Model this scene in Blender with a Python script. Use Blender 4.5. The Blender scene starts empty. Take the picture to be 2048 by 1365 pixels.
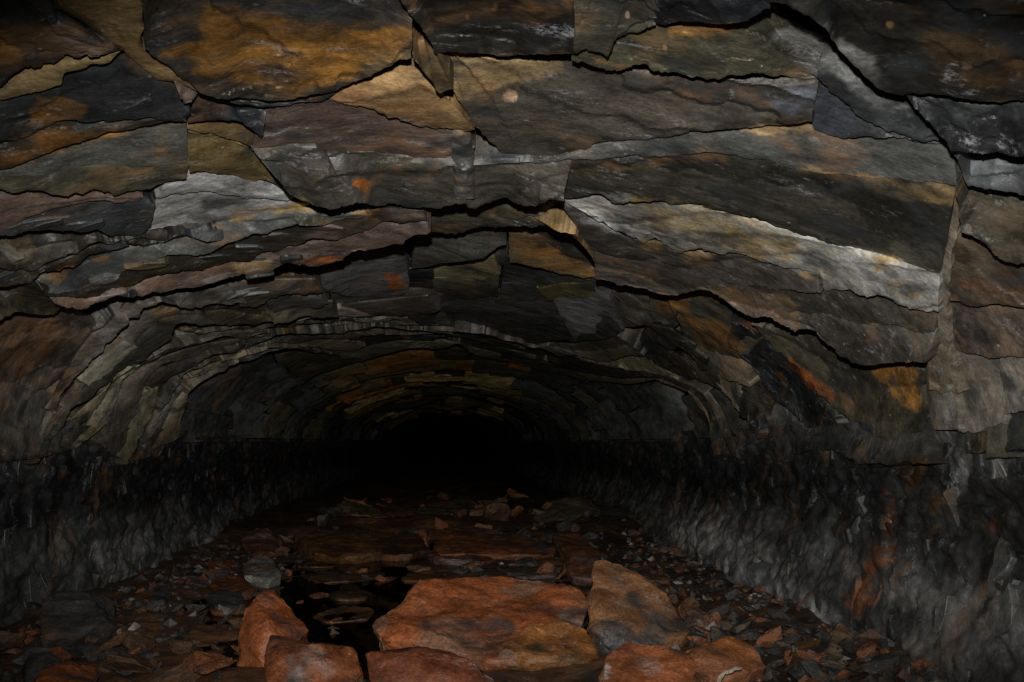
import bpy, bmesh, math, random
import numpy as np
from mathutils import Vector

SC = bpy.context.scene
COL = SC.collection
random.seed(7)

# ------------------------------------------------------------------ camera
F = 1660.0                       # focal length in photograph pixels (2048 wide)
VX, VY = 900.0, 885.0            # where the tunnel runs to in the photograph
YAW = math.atan2(1024 - VX, F)
PITCH = math.atan2(VY - 682.5, math.hypot(F, 1024 - VX))
cam_d = bpy.data.cameras.new('camera')
cam_d.sensor_width = 36.0
cam_d.lens = F / 2048 * 36.0
cam_d.clip_start = 0.05
cam_d.clip_end = 300
cam = bpy.data.objects.new('camera', cam_d)
COL.objects.link(cam)
cam.rotation_euler = (math.pi / 2 + PITCH, 0, -YAW)
SC.camera = cam

# ------------------------------------------------------------------ world: no daylight reaches in here
W = bpy.data.worlds.new('World')
SC.world = W
W.use_nodes = True
W.node_tree.nodes['Background'].inputs[0].default_value = (0, 0, 0, 1)
W.node_tree.nodes['Background'].inputs[1].default_value = 0.0

# ------------------------------------------------------------------ the photographer's flash gun, held above the lens
fl = bpy.data.lights.new('flash_gun', 'SPOT')
fl.energy = 740
fl.color = (1.0, 1.0, 0.95)
fl.spot_size = math.radians(56)
fl.spot_blend = 1.0
fl.shadow_soft_size = 0.022
flash = bpy.data.objects.new('flash_gun', fl)
COL.objects.link(flash)
flash.location = (-0.03, -0.05, 0.24)
flash.rotation_euler = (math.pi / 2 + math.radians(1.0), 0, math.radians(-5.0))
flash.scale = (2.0, 1, 1)          # a flash head throws a wide, low beam

SC.view_settings.view_transform = 'Standard'
SC.view_settings.look = 'None'
SC.view_settings.exposure = 0.0
SC.view_settings.gamma = 1.0
SC.cycles.max_bounces = 3
SC.cycles.diffuse_bounces = 1
SC.cycles.glossy_bounces = 1
SC.cycles.transparent_max_bounces = 8
SC.cycles.use_denoising = False
SC.cycles.caustics_reflective = False
SC.cycles.caustics_refractive = False

# ------------------------------------------------------------------ numpy noise
def _h(i, j, k, seed):
    n = (i * 374761393 + j * 668265263 + k * 2147483647 + seed * 1274126177) & 0xffffffff
    n = ((n ^ (n >> 13)) * 1274126177) & 0xffffffff
    n = ((n ^ (n >> 16)) * 2246822519) & 0xffffffff
    return ((n ^ (n >> 15)) & 0xffffff) / float(0xffffff)

def noise(P, seed=0):
    P = np.asarray(P, float)
    I = np.floor(P).astype(np.int64)
    f = P - I
    u = f * f * f * (f * (f * 6 - 15) + 10)
    r = 0
    for a in (0, 1):
        wx = u[..., 0] if a else 1 - u[..., 0]
        for b in (0, 1):
            wy = u[..., 1] if b else 1 - u[..., 1]
            for c in (0, 1):
                wz = u[..., 2] if c else 1 - u[..., 2]
                r = r + wx * wy * wz * _h(I[..., 0] + a, I[..., 1] + b, I[..., 2] + c, seed)
    return r * 2 - 1

def fbm(P, oct=4, seed=0, gain=.5):
    P = np.asarray(P, float)
    r, a, t = 0, 1.0, 0
    for o in range(oct):
        r = r + a * noise(P * 2 ** o + 17.3 * o, seed + o)
        t += a
        a *= gain
    return r / t

def sstep(a, b, x):
    t = np.clip((x - a) / (b - a), 0, 1)
    return t * t * (3 - 2 * t)

# ------------------------------------------------------------------ the tunnel's section
XC, HA, HB, FLOOR = -0.07, 2.27, 1.12, -1.0      # axis, half width, rise of the arch above the springing, floor

_cy, _sy, _cp, _sp = math.cos(YAW), math.sin(YAW), math.cos(PITCH), math.sin(PITCH)
def rays(px, py):
    """world directions with unit forward length for photograph pixels"""
    a = (np.asarray(px, float) - 1024) / F
    b = (682.5 - np.asarray(py, float)) / F
    fwd = np.array([_sy * _cp, _cy * _cp, _sp])
    rgt = np.array([_cy, -_sy, 0])
    up = np.array([-_sy * _sp, -_cy * _sp, _cp])
    return fwd + a[..., None] * rgt + b[..., None] * up

def at(px, py, dist):
    """point seen at a pixel, dist metres down the tunnel"""
    d = rays(np.array(px), np.array(py))
    return Vector(d * (dist / d[1]))

def hit(px, py, p):
    """where the sight line meets the rock face standing p metres proud of the bare section"""
    d = rays(px, py)
    dx, dz = d[..., 0], d[..., 2]
    A, B = HA - p, HB - p
    k = 1 / A ** 2
    m = np.where(dz > 0, 1 / B ** 2, 0)
    qa = dx * dx * k + dz * dz * m
    qb = -2 * XC * dx * k
    qc = XC * XC * k - 1
    qa = np.maximum(qa, 1e-7)
    t = (-qb + np.sqrt(np.maximum(qb * qb - 4 * qa * qc, 0))) / (2 * qa)
    t = np.minimum(t, 60)
    return d * t[..., None]

def outward(P):
    x, z = P[..., 0] - XC, P[..., 2]
    nx = x / HA ** 2
    nz = np.where(z > 0, z / HB ** 2, 0)
    l = np.sqrt(nx * nx + nz * nz) + 1e-9
    return np.stack([nx / l, np.zeros_like(nx), nz / l], -1)

def section(u, y, p):
    """u: 0..1 over the arch from right springing to left; u<0 right wall, u>1 left wall (metres down)"""
    th = np.clip(u, 0, 1) * math.pi
    A, B = HA - p, HB - p
    x = XC + A * np.cos(th)
    z = np.where(u < 0, u, np.where(u > 1, 1 - u, B * np.sin(th)))
    return np.stack([x, y + 0 * x, z], -1)

def project(P):
    """photograph pixel of a point (points behind the lens fall far outside)"""
    fwd = np.array([_sy * _cp, _cy * _cp, _sp]); rgt = np.array([_cy, -_sy, 0]); up = np.array([-_sy * _sp, -_cy * _sp, _cp])
    f = P @ fwd
    ok = f > .3
    f = np.where(ok, f, 1)
    return np.where(ok, 1024 + F * (P @ rgt) / f, -9e3), np.where(ok, 682.5 - F * (P @ up) / f, -9e3)

# ------------------------------------------------------------------ rock colours (albedo of the rock itself)
C = dict(
    S=(.017, .020, .026), D=(.032, .036, .037), G=(.072, .075, .072), B=(.11, .083, .058), V=(.068, .062, .036),
    T=(.44, .29, .13), O=(.33, .15, .036), P=(.50, .49, .48), R=(.44, .12, .028), K=(.19, .13, .105), H=(.30, .25, .20),
    M=(.052, .054, .051), Y=(.20, .14, .055), X=(.021, .023, .025))

def rgb(c):
    return np.array(C[c] if isinstance(c, str) else c, float)

MARKS = []      # (polygon or (cx,cy,rx,ry,deg), colour, strength, softness px): pigment, soot, mineral film and painted wet shine on the beds
def mark(shape, col, k=.85, soft=14):
    MARKS.append((shape, rgb(col), k, soft * .62))

def poly_sd(px, py, poly):
    x, y = px, py
    inside = np.zeros(x.shape, bool)
    dmin = np.full(x.shape, 1e9)
    n = len(poly)
    for i in range(n):
        x1, y1 = poly[i]
        x2, y2 = poly[(i + 1) % n]
        if y1 != y2:
            c = ((y1 > y) != (y2 > y)) & (x < (x2 - x1) * (y - y1) / (y2 - y1) + x1)
            inside ^= c
        vx, vy = x2 - x1, y2 - y1
        L = vx * vx + vy * vy + 1e-9
        t = np.clip(((x - x1) * vx + (y - y1) * vy) / L, 0, 1)
        dmin = np.minimum(dmin, np.hypot(x - x1 - t * vx, y - y1 - t * vy))
    return np.where(inside, -dmin, dmin)

def paint(px, py, P, base, seed=0, vary=.35):
    """the colour of each vertex: bed colour, lamination tone, then stains and painted shine with frayed edges"""
    col = np.empty(px.shape + (3,))
    b_ = rgb(base)
    if b_.max() < .13: b_ = b_ * .8 + .2 * b_.mean() * np.array([1.0, 1.02, .95])
    col[:] = b_
    g = fbm(P * np.array([1.6, 5, 5]), 4, seed + 3)
    g2 = fbm(P * np.array([5, 16, 16]), 3, seed + 9)
    col *= np.clip(1 + vary * 1.6 * g + vary * .9 * g2, .3, 2)[..., None]
    fray = fbm(P * np.array([5, 12, 12]), 5, 77, .6) * 40 + fbm(P * 45, 2, 5) * 8
    thin = np.clip(.72 + .9 * fbm(P * np.array([9, 20, 20]), 4, 78, .6), .25, 1.1)
    for shape, sc, k, soft in MARKS:
        if isinstance(shape[0], (tuple, list)):
            xs = [q[0] for q in shape]; ys = [q[1] for q in shape]
            if max(xs) + 60 < px.min() or min(xs) - 60 > px.max() or max(ys) + 60 < py.min() or min(ys) - 60 > py.max():
                continue
            sd = poly_sd(px, py, shape)
        else:
            cx, cy, rx, ry, dg = shape
            if cx + rx + ry + 60 < px.min() or cx - rx - ry - 60 > px.max() or cy + rx + ry + 60 < py.min() or cy - rx - ry - 60 > py.max():
                continue
            a = math.radians(dg)
            ux = (px - cx) * math.cos(a) + (py - cy) * math.sin(a)
            uy = -(px - cx) * math.sin(a) + (py - cy) * math.cos(a)
            sd = (np.sqrt((ux / rx) ** 2 + (uy / ry) ** 2) - 1) * min(rx, ry)
        w = np.clip(k * thin, 0, 1) * (1 - sstep(-soft, soft, sd + fray * min(1, soft / 8)))
        col = col * (1 - w[..., None]) + sc * w[..., None] * np.clip(1 + .45 * g + .3 * g2, .4, 1.6)[..., None]
    return col

# ------------------------------------------------------------------ materials
def rock_material(name, wet=.5, gritty=0., streak=(7, 24, 24), film=.5, rust=.5, dots=True, vertical=False, bump=1.0):
    m = bpy.data.materials.new(name)
    m.use_nodes = True
    nt = m.node_tree
    N, L = nt.nodes, nt.links
    bs = N['Principled BSDF']
    tc = N.new('ShaderNodeTexCoord')
    oi = N.new('ShaderNodeObjectInfo')
    add = N.new('ShaderNodeVectorMath'); add.operation = 'MULTIPLY_ADD'
    L.new(oi.outputs['Random'], add.inputs[0]); add.inputs[1].default_value = (7.3, 3.1, 5.7)
    L.new(tc.outputs['Object'], add.inputs[2])
    vec = add.outputs[0]
    def mapping(s):
        mp = N.new('ShaderNodeMapping'); mp.inputs['Scale'].default_value = s
        L.new(vec, mp.inputs[0]); return mp.outputs[0]
    def nz(v, scale, detail=5, rough=.6, dist=0):
        n = N.new('ShaderNodeTexNoise'); n.inputs['Scale'].default_value = scale
        n.inputs['Detail'].default_value = detail; n.inputs['Roughness'].default_value = rough
        n.inputs['Distortion'].default_value = dist
        L.new(v, n.inputs['Vector']); return n.outputs['Fac']
    def ramp(v, a, b, lo=0., hi=1.):
        r = N.new('ShaderNodeMapRange'); r.interpolation_type = 'SMOOTHSTEP'
        r.inputs[1].default_value = a; r.inputs[2].default_value = b
        r.inputs[3].default_value = lo; r.inputs[4].default_value = hi
        L.new(v, r.inputs[0]); return r.outputs[0]
    def math_(op, a, b):
        n = N.new('ShaderNodeMath'); n.operation = op
        for i, q in enumerate((a, b)):
            if isinstance(q, (int, float)): n.inputs[i].default_value = q
            else: L.new(q, n.inputs[i])
        return n.outputs[0]
    def mix(fac, a, b, mode='MIX'):
        n = N.new('ShaderNodeMix'); n.data_type = 'RGBA'; n.blend_type = mode
        if isinstance(fac, (int, float)): n.inputs[0].default_value = fac
        else: L.new(fac, n.inputs[0])
        for i, q in ((6, a), (7, b)):
            if isinstance(q, tuple): n.inputs[i].default_value = q + (1,)
            else: L.new(q, n.inputs[i])
        return n.outputs[2]
    at_ = N.new('ShaderNodeAttribute'); at_.attribute_name = 'Col'
    col = at_.outputs['Color']
    st = nz(mapping(streak), 1.0, 5, .72, .2)            # lamination streaks
    big = nz(vec, 2.3, 3, .6, .8)
    mid = nz(mapping((6, 10, 10)), 1.0, 5, .68, 0)
    fine = nz(vec, 75, 4, .72)
    tone = ramp(st, .3, .72, .80, 1.18)
    tone2 = ramp(fine, .25, .75, .80 - gritty, 1.20 + gritty)
    tone3 = ramp(mid, .28, .72, .58, 1.36)
    v = math_('MULTIPLY', math_('MULTIPLY', tone, tone2), tone3)
    cmb = N.new('ShaderNodeCombineColor')
    for i in range(3): L.new(v, cmb.inputs[i])
    col = mix(1.0, col, cmb.outputs[0], 'MULTIPLY')
    # iron staining
    rm = math_('MULTIPLY', math_('MULTIPLY', ramp(big, .52, .68), ramp(mid, .35, .62)), rust)
    col = mix(rm, col, (.27, .13, .045))
    # pale mineral film in streaks, frayed by the grain
    fm = math_('MULTIPLY', math_('MULTIPLY', ramp(nz(mapping(tuple(s * .55 for s in streak)), 1.0, 6, .74, .3), .55, .70), ramp(fine, .40, .60)), film)
    col = mix(fm, col, (.40, .40, .42))
    # soot
    sm = math_('MULTIPLY', ramp(nz(mapping((3.1, 4.2, 4.0)), 1.0, 4, .62, .5), .53, .68), .78)
    col = mix(sm, col, (.028, .031, .035))
    if dots:
        vo = N.new('ShaderNodeTexVoronoi'); vo.inputs['Scale'].default_value = 11
        L.new(vec, vo.inputs['Vector'])
        d = math_('MULTIPLY', ramp(math_('ADD', vo.outputs['Distance'], math_('MULTIPLY', fine, .10)), .13, .085), ramp(vo.outputs['Color'], .62, .66))
        col = mix(math_('MULTIPLY', d, .75), col, (.46, .30, .20))
    L.new(col, bs.inputs['Base Color'])
    rg = math_('ADD', ramp(mid, .3, .7, .62 - .3 * wet, .80 - .22 * wet), ramp(st, .3, .7, -.08, .08))
    L.new(rg, bs.inputs['Roughness'])
    bs.inputs['Specular IOR Level'].default_value = .32 + .25 * wet
    h = nz(mapping(tuple(.30 * q + 14 for q in streak)), 1.0, 5, .66)
    bp = N.new('ShaderNodeBump'); bp.inputs['Strength'].default_value = .38 * bump; bp.inputs['Distance'].default_value = .016
    L.new(h, bp.inputs['Height']); L.new(bp.outputs[0], bs.inputs['Normal'])
    return m

M_ROOF = rock_material('slate_roof', wet=.6, gritty=.12, film=.62, rust=.45)
M_WALL = rock_material('slate_wall', wet=.85, streak=(11, 12, 8), film=.5, rust=.35, bump=1.5)
M_RUST = rock_material('ochre_boulder', wet=.7, gritty=.22, streak=(9, 12, 20), film=.25, rust=.2, dots=False, bump=2.0)
M_RUBBLE = rock_material('rubble', wet=.7, streak=(10, 14, 30), film=.35, rust=.5, dots=False, bump=1.8, gritty=.15)

# ------------------------------------------------------------------ mesh helpers
def mesh_obj(name, V, Fc, mat, parent=None, col=None, smooth=True, sharp=None):
    me = bpy.data.meshes.new(name)
    me.from_pydata([tuple(v) for v in V], [], Fc)
    if col is not None:
        a = me.color_attributes.new('Col', 'FLOAT_COLOR', 'POINT')
        a.data.foreach_set('color', np.concatenate([np.asarray(col).reshape(-1, 3), np.ones((len(V), 1))], 1).astype(np.float32).ravel())
    me.materials.append(mat)
    if smooth:
        me.polygons.foreach_set('use_smooth', [True] * len(me.polygons))
        if sharp: me.set_sharp_from_angle(angle=math.radians(sharp))
    o = bpy.data.objects.new(name, me)
    COL.objects.link(o)
    if parent: o.parent = parent
    return o

def grid_faces(n, m, off=0, flip=False):
    i = np.arange(n - 1)[:, None] * m + np.arange(m - 1)[None, :] + off
    q = np.stack([i, i + 1, i + m + 1, i + m], -1).reshape(-1, 4)
    if flip: q = q[:, ::-1]
    return q.tolist()

def resample(pl, n):
    pl = np.array(pl, float)
    s = np.concatenate([[0], np.cumsum(np.hypot(*np.diff(pl, axis=0).T))])
    t = np.linspace(0, s[-1], n)
    return np.stack([np.interp(t, s, pl[:, 0]), np.interp(t, s, pl[:, 1])], -1)

_slab_no = [0]
def relief(P, seed, rough, terr, step=.007, st=None):
    """flat cleavage facets meeting at creases, and thin laminae broken off along ragged lines"""
    rr = np.random.RandomState(seed % 99991)
    tone = np.ones(P.shape[:-1])
    r = .35 * rough * fbm(P * np.array([1.5, 2.6, 2.6]), 3, seed) + .10 * rough * fbm(P * np.array([9, 18, 18]), 3, seed + 40)
    if st is None:
        q = fbm(P * np.array([1.1, 3.0, 3.0]), 4, seed + 80, .55) * 4
        return r + step * np.floor(q), .7 + .6 * _h(np.floor(q).astype(np.int64), 0 * np.floor(q).astype(np.int64), 0 * np.floor(q).astype(np.int64), seed)
    s_, t_, ln, dp = st
    x, y = s_ * ln / 160., t_ * dp / 110.
    best = np.full(x.shape, -1e9)
    low = np.full(x.shape, 1e9)
    wob = .10 * fbm(P * np.array([4, 9, 9]), 3, seed + 44)
    for k in range(3 + int(ln / 150)):
        cx, cy = rr.uniform(0, ln / 160.), rr.uniform(0, dp / 110.)
        a_, b_ = rr.normal(0, .55), rr.normal(0, .7)
        h = a_ * (x - cx) + b_ * (y - cy) - .5 * np.hypot(x - cx, y - cy) + wob
        best = np.maximum(best, h)
    r = r + rough * .9 * min(1., dp / 150.) * np.clip(best, -1.6, 1.2)
    if terr:
        for k in range(2):
            an = rr.normal(0, .25) + (math.pi if rr.rand() < .3 else 0)
            q = (y * math.cos(an) + x * math.sin(an)) * rr.uniform(.7, 1.5) * terr * (1 if k == 0 else .6) + rr.rand() * 9
            na = min(1., dp / 150.) ** 1.3
            U = np.stack([s_ * ln / 190., t_ * dp / 80., np.full(x.shape, k * 3.3)], -1)
            q = q + na * .55 * fbm(U, 3, seed + 80) + na * .20 * fbm(U * np.array([5, 3, 1]), 3, seed + 90)
            fr = q - np.floor(q)
            keep = .25 + .75 * _h(np.floor(q).astype(np.int64), np.int64(k) + 0 * np.floor(q).astype(np.int64), 0 * np.floor(q).astype(np.int64), seed)
            r = r + step * (1.5 if k == 0 else .45) * keep * np.where(fr < .93, fr / .93, (1 - fr) / .07)
            hh = _h(np.floor(q).astype(np.int64), np.int64(k + 7) + 0 * np.floor(q).astype(np.int64), 0 * np.floor(q).astype(np.int64), seed)
            tone = tone * np.where(hh < .3, .50 + .6 * hh, .74 + .5 * hh)
    return r, tone

def slab(top, lip, p0, p1, col, parent, jag=4., rough=.016, terr=1., ext=22, g=1.0, thick=.26, cell=3.7, side=2.0,
         mat=None, name='rock_slab', vary=.35, step=.008, tk=.9, tuck=.05):
    """a bed of slate: near edge 'top' (tucked under the bed before it) to broken far edge 'lip'"""
    _slab_no[0] += 1
    sd = _slab_no[0] * 131
    length = max(np.hypot(*np.diff(np.array(q, float), axis=0).T).sum() for q in (top, lip))
    ns = int(np.clip(length / cell, 6, 420))
    a, b = resample(top, ns), resample(lip, ns)
    d = a - b
    dl = np.hypot(d[:, 0], d[:, 1])[:, None] + 1e-6
    a = a + d / np.maximum(dl, 14) * ext
    depth = np.median(np.hypot(*(a - b).T))
    lim = min(.02 + .0010 * depth, .55 * depth / max(60., 885 - float(np.mean(b[:, 1]))))     # a bed lies near flat: it never turns into an upright face
    if p1 - p0 > lim:
        ex = p1 - p0 - lim
        p0, p1 = p0 + ex * .35, p1 - ex * .65
    jag = min(jag, depth * .13)
    nt = int(np.clip(depth / cell, 4, 220))
    s = np.linspace(0, 1, ns)
    # broken edge: slow waver, chips and small square steps
    q = np.stack([b[:, 0] / 60, b[:, 1] / 60, np.full(ns, sd * .37)], -1)
    rs = np.random.RandomState(sd)
    def kinks(gap):
        kn = np.cumsum(rs.uniform(.25, 1.75, int(length / gap) + 4)) * gap - gap
        return np.interp(s * length, kn, rs.uniform(-1, 1, len(kn)))
    fs = np.clip(np.hypot((b[:, 0] - VX) * .5, b[:, 1] - VY) / 440., .10, 1)        # farther edges are seen foreshortened
    w = kinks(46) * fs ** .4 + kinks(17) * .6 * fs + kinks(7) * .22 * fs ** 1.5
    st = np.floor(noise(q * 1.6, sd + 2) * 2.2) * .45 * fs
    nrm = np.stack([-np.gradient(b[:, 1]), np.gradient(b[:, 0])], -1)
    nrm /= np.hypot(nrm[:, 0], nrm[:, 1])[:, None] + 1e-9
    b2 = b + nrm * (1.45 * jag * (w + st))[:, None]
    t = np.linspace(0, 1, nt)
    T = t[None, :, None]
    px = a[:, None, :] * (1 - T) + b[:, None, :] * T + (b2 - b)[:, None, :] * T ** 3
    # frayed ends
    e = side * fbm(np.stack([t * depth / 26, np.full(nt, sd * .71), np.zeros(nt)], -1), 3, sd + 5) * 2.2
    wl = np.clip(1 - s * ns / 8, 0, 1)[:, None]; wr = np.clip(1 - (1 - s) * ns / 8, 0, 1)[:, None]
    px[..., 0] += (wl - wr) * e[None, :]
    X, Y = px[..., 0], px[..., 1]
    tt = np.broadcast_to(t[None, :], X.shape)
    pv = .80 + .6 * fbm(np.stack([s * length / 130., np.full(ns, sd * .77), np.zeros(ns)], -1), 2, sd + 15)
    ab = b - a
    cut = ((b2 - b) * ab).sum(1) / np.maximum((ab * ab).sum(1), 200.)        # the edge is cut raggedly, the face stays flat
    te = tt + cut[:, None] * tt ** 3
    p = p0 + (p1 - p0) * te * pv[:, None] - tuck * np.exp(-tt * (7 if tuck > .1 else 16))
    P = hit(X, Y, p)
    r, tone = relief(P, sd, rough, terr, step, (np.broadcast_to(s[:, None], X.shape), tt, length, depth))
    r = r * np.minimum(1, 2.2 * np.minimum(tt + .15, 1))
    if depth < 90: r = r * sstep(.15, .75, tt) * (depth / 90.)
    # rounded worn rim
    rim = np.minimum(np.minimum(s[:, None] * ns, (1 - s[:, None]) * ns), (1 - tt) * nt)
    r = r - .002 * np.exp(-rim / .8)
    P = hit(X, Y, p + r)
    cl = paint(X, Y, P, col, sd, vary) * (tone ** tk)[..., None]
    damp = sstep(.24, -.03, P[..., 2] + .14 * fbm(P * np.array([3, 3, 5]), 3, 950))      # the damp band along the springing
    cl = cl * (1 - .55 * damp * (P[..., 1] > 3.6))[..., None]
    V = P.reshape(-1, 3)
    CL = cl.reshape(-1, 3)
    idx = np.arange(ns * nt).reshape(ns, nt)
    loop = np.concatenate([idx[0, :], idx[1:, -1], idx[-1, -2::-1]])        # both ends and the broken far edge
    R = V[loop]
    n = len(loop)
    lam = noise(np.stack([np.arange(n) / 9., np.full(n, sd * .3), np.zeros(n)], -1), sd + 8)
    o = outward(R)
    back = np.zeros((n, 3)); back[:, 1] = -1
    m1 = R + o * thick * .3 + back * (.004 + .004 * np.abs(lam))[:, None]
    m2 = R + o * thick * .6 + back * (.010 - .004 * lam)[:, None]
    m3 = R + o * thick
    V = np.concatenate([V, R, m1, m2, m3])
    rc = CL[loop] * .8
    CL = np.concatenate([CL, rc, rc * .8, rc * 1.1, rc * .8])
    Fc = grid_faces(ns, nt)
    o0 = ns * nt
    for k in range(3):
        i = np.arange(n - 1)
        j = i + 1
        Fc += np.stack([o0 + k * n + i, o0 + k * n + j, o0 + (k + 1) * n + j, o0 + (k + 1) * n + i], -1).tolist()
    return mesh_obj(name, V, Fc, mat or M_ROOF, parent, CL, sharp=24)

# ------------------------------------------------------------------ pigment and painted wet shine on the beds (photograph positions)
mark([(0, 60), (14, 68), (40, 120), (0, 128)], 'O', .7, 10)
mark([(70, 195), (120, 190), (175, 205), (160, 222), (90, 245), (70, 240)], 'O', 1.1, 12)
mark([(330, 100), (400, 80), (420, 20), (560, 30), (700, 60), (820, 60), (790, 110), (690, 160), (600, 195), (540, 165), (430, 150)], (.23, .105, .02), 1.1, 16)
mark((560, 150, 40, 22, 20), 'S', .95, 8)
mark([(420, 0), (800, 0), (820, 40), (640, 55), (560, 40), (470, 30)], 'X', .85, 14)
mark([(290, 40), (390, 60), (410, 75), (330, 95), (290, 100)], 'S', .9, 8)
mark([(0, 300), (130, 265), (280, 250), (230, 268), (100, 312), (0, 335)], 'O', 1.15, 10)
mark([(270, 300), (375, 275), (375, 330), (250, 330)], 'B', .7, 14)
mark([(320, 285), (340, 280), (330, 310), (300, 320)], 'O', .6, 6)
mark([(720, 120), (820, 110), (940, 250), (900, 258), (840, 240), (760, 190)], 'T', .55, 22)
mark([(868, 200), (905, 180), (948, 256), (915, 262), (890, 240)], 'T', .85, 8)
mark([(880, 115), (1130, 112), (1120, 140), (1040, 165), (920, 195), (905, 170)], 'T', .6, 18)
mark((1020, 195, 13, 13, 0), (.5, .32, .22), .8, 4)
mark([(700, 352), (716, 358), (740, 366), (738, 378), (705, 376)], (.62, .19, .035), 1.3, 5)
mark([(1480, 258), (1621, 243), (1625, 262), (1540, 262)], 'T', .85, 5)
mark([(1600, 338), (1707, 350), (1912, 376), (1915, 410), (1826, 402), (1710, 368), (1640, 348)], 'T', .8, 6)
mark([(1125, 398), (1200, 395), (1260, 405), (1250, 430), (1300, 480), (1240, 470), (1190, 440)], 'P', .9, 12)
mark([(1270, 410), (1400, 415), (1500, 440), (1600, 480), (1580, 520), (1480, 510), (1390, 490), (1300, 450)], (.48, .34, .14), .95, 20)
mark([(1500, 500), (1680, 510), (1860, 560), (1860, 610), (1640, 560), (1530, 525)], 'P', .35, 16)
mark([(1200, 535), (1300, 545), (1440, 575), (1580, 590), (1600, 630), (1440, 590), (1320, 570)], 'T', .6, 10)
mark([(1190, 512), (1240, 515), (1260, 530), (1195, 527)], 'O', .8, 5)
mark([(480, 412), (560, 408), (605, 415), (560, 432), (460, 438)], (.45, .28, .09), .9, 7)
mark([(700, 425), (760, 416), (756, 432), (735, 440)], 'O', .95, 4)
mark([(640, 450), (760, 420), (850, 440), (840, 470), (700, 500), (600, 520)], 'K', .6, 16)
mark([(590, 520), (640, 514), (700, 512), (650, 526), (600, 530)], 'R', .95, 4)
mark([(72, 555), (110, 545), (150, 530), (140, 550), (105, 572)], 'O', .9, 6)
mark([(465, 530), (520, 524), (550, 520), (525, 540), (480, 545)], 'T', .75, 6)
mark([(0, 480), (60, 475), (70, 495), (20, 510), (0, 520)], 'T', .55, 8)
mark([(20, 520), (60, 505), (64, 515), (30, 530)], 'H', .7, 6)
mark([(185, 512), (215, 512), (213, 525), (188, 525)], 'O', .6, 6)
mark([(770, 550), (778, 544), (783, 556), (788, 540), (794, 558), (800, 546), (806, 566), (818, 572), (792, 588), (780, 578)], (.62, .18, .035), 1.3, 4)
mark([(718, 562), (740, 560), (738, 570), (720, 570)], 'R', .7, 3)
mark([(1022, 480), (1080, 478), (1150, 510), (1190, 540), (1180, 560), (1120, 545), (1030, 520)], 'O', .9, 8)
mark([(1100, 470), (1150, 500), (1190, 545), (1140, 520)], 'S', .85, 5)
mark([(420, 560), (590, 555), (600, 570), (560, 590), (450, 592)], 'P', .6, 14)  # wet shine on this sheet, painted as a pale patch
mark([(295, 610), (350, 600), (345, 640), (325, 650), (300, 625)], 'Y', .9, 6)
mark([(200, 640), (260, 610), (280, 640), (220, 720), (180, 740)], 'P', .45, 18)
mark([(230, 690), (330, 650), (330, 690), (230, 760)], 'G', .4, 14)
mark([(0, 650), (110, 630), (140, 650), (100, 720), (20, 760), (0, 800)], (.25, .12, .05), .8, 22)
mark([(50, 650), (65, 640), (62, 700), (48, 700)], 'S', .6, 10)
mark([(80, 740), (150, 720), (140, 780), (90, 800)], 'S', .8, 14)
mark([(450, 628), (525, 625), (520, 642), (460, 650)], 'Y', .85, 6)
mark([(1095, 620), (1190, 600), (1240, 655), (1150, 662)], 'P', .5, 14)  # pale colour standing in for the shiny wet block's highlight
mark([(1255, 620), (1290, 622), (1290, 640), (1250, 645)], 'P', .7, 5)
mark([(1300, 590), (1380, 600), (1375, 640), (1320, 625)], 'O', .9, 6)
mark([(1370, 636), (1450, 640), (1490, 700), (1480, 720), (1400, 690)], 'O', .85, 8)
mark([(1578, 716), (1600, 730), (1640, 760), (1672, 792), (1666, 806), (1630, 780), (1577, 730)], 'R', .95, 4)
mark([(1748, 735), (1836, 730), (1835, 820), (1800, 810), (1770, 770)], (.62, .29, .07), 1.35, 7)
mark([(1480, 640), (1500, 645), (1515, 665), (1500, 660)], 'R', .8, 4)
mark([(1905, 575), (1940, 570), (1985, 620), (1985, 695), (1920, 690), (1900, 640)], 'S', .9, 12)
mark([(1930, 570), (2048, 560), (2048, 600), (1960, 600)], (.24, .11, .05), .6, 14)
mark([(1880, 800), (1905, 770), (1915, 850), (1890, 870)], 'P', .6, 8)
mark((1690, 130, 60, 30, 40), 'P', .4, 16)
mark([(1560, 70), (1650, 60), (1680, 110), (1640, 150), (1590, 140)], 'P', .4, 20)
mark((1600, 190, 40, 26, -20), (.2, .23, .32), .5, 14)
mark((1750, 200, 50, 14, 25), 'P', .4, 12)
mark([(520, 215), (560, 240), (620, 260), (600, 290), (540, 285)], (.36, .30, .28), .6, 16)
mark([(790, 245), (900, 262), (900, 300), (830, 290)], (.33, .32, .34), .45, 14)
mark((1255, 30, 4, 6, 0), (.55, .36, .27), .9, 2)
mark((1330, 95, 5, 5, 0), (.55, .36, .27), .9, 2)
mark((935, 33, 4, 5, 0), (.5, .25, .1), .9, 2)
mark((990, 15, 4, 9, 10), (.5, .22, .06), .8, 2)
mark((827, 16, 4, 7, 20), (.5, .25, .1), .8, 2)
mark((1935, 130, 8, 5, 20), (.5, .3, .2), .7, 3)
mark((1780, 50, 5, 4, 0), (.5, .28, .1), .7, 3)
mark([(1850, 80), (1990, 60), (2048, 100), (2048, 170), (1950, 175), (1880, 150)], (.085, .048, .018), .7, 24)
mark([(1100, 60), (1145, 40), (1140, 90), (1000, 80)], 'S', .5, 14)
mark([(1340, 40), (1480, 45), (1400, 65), (1340, 75)], 'O', .6, 10)
mark([(1180, 112), (1290, 135), (1240, 138), (1190, 130)], 'O', .5, 6)
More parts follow.
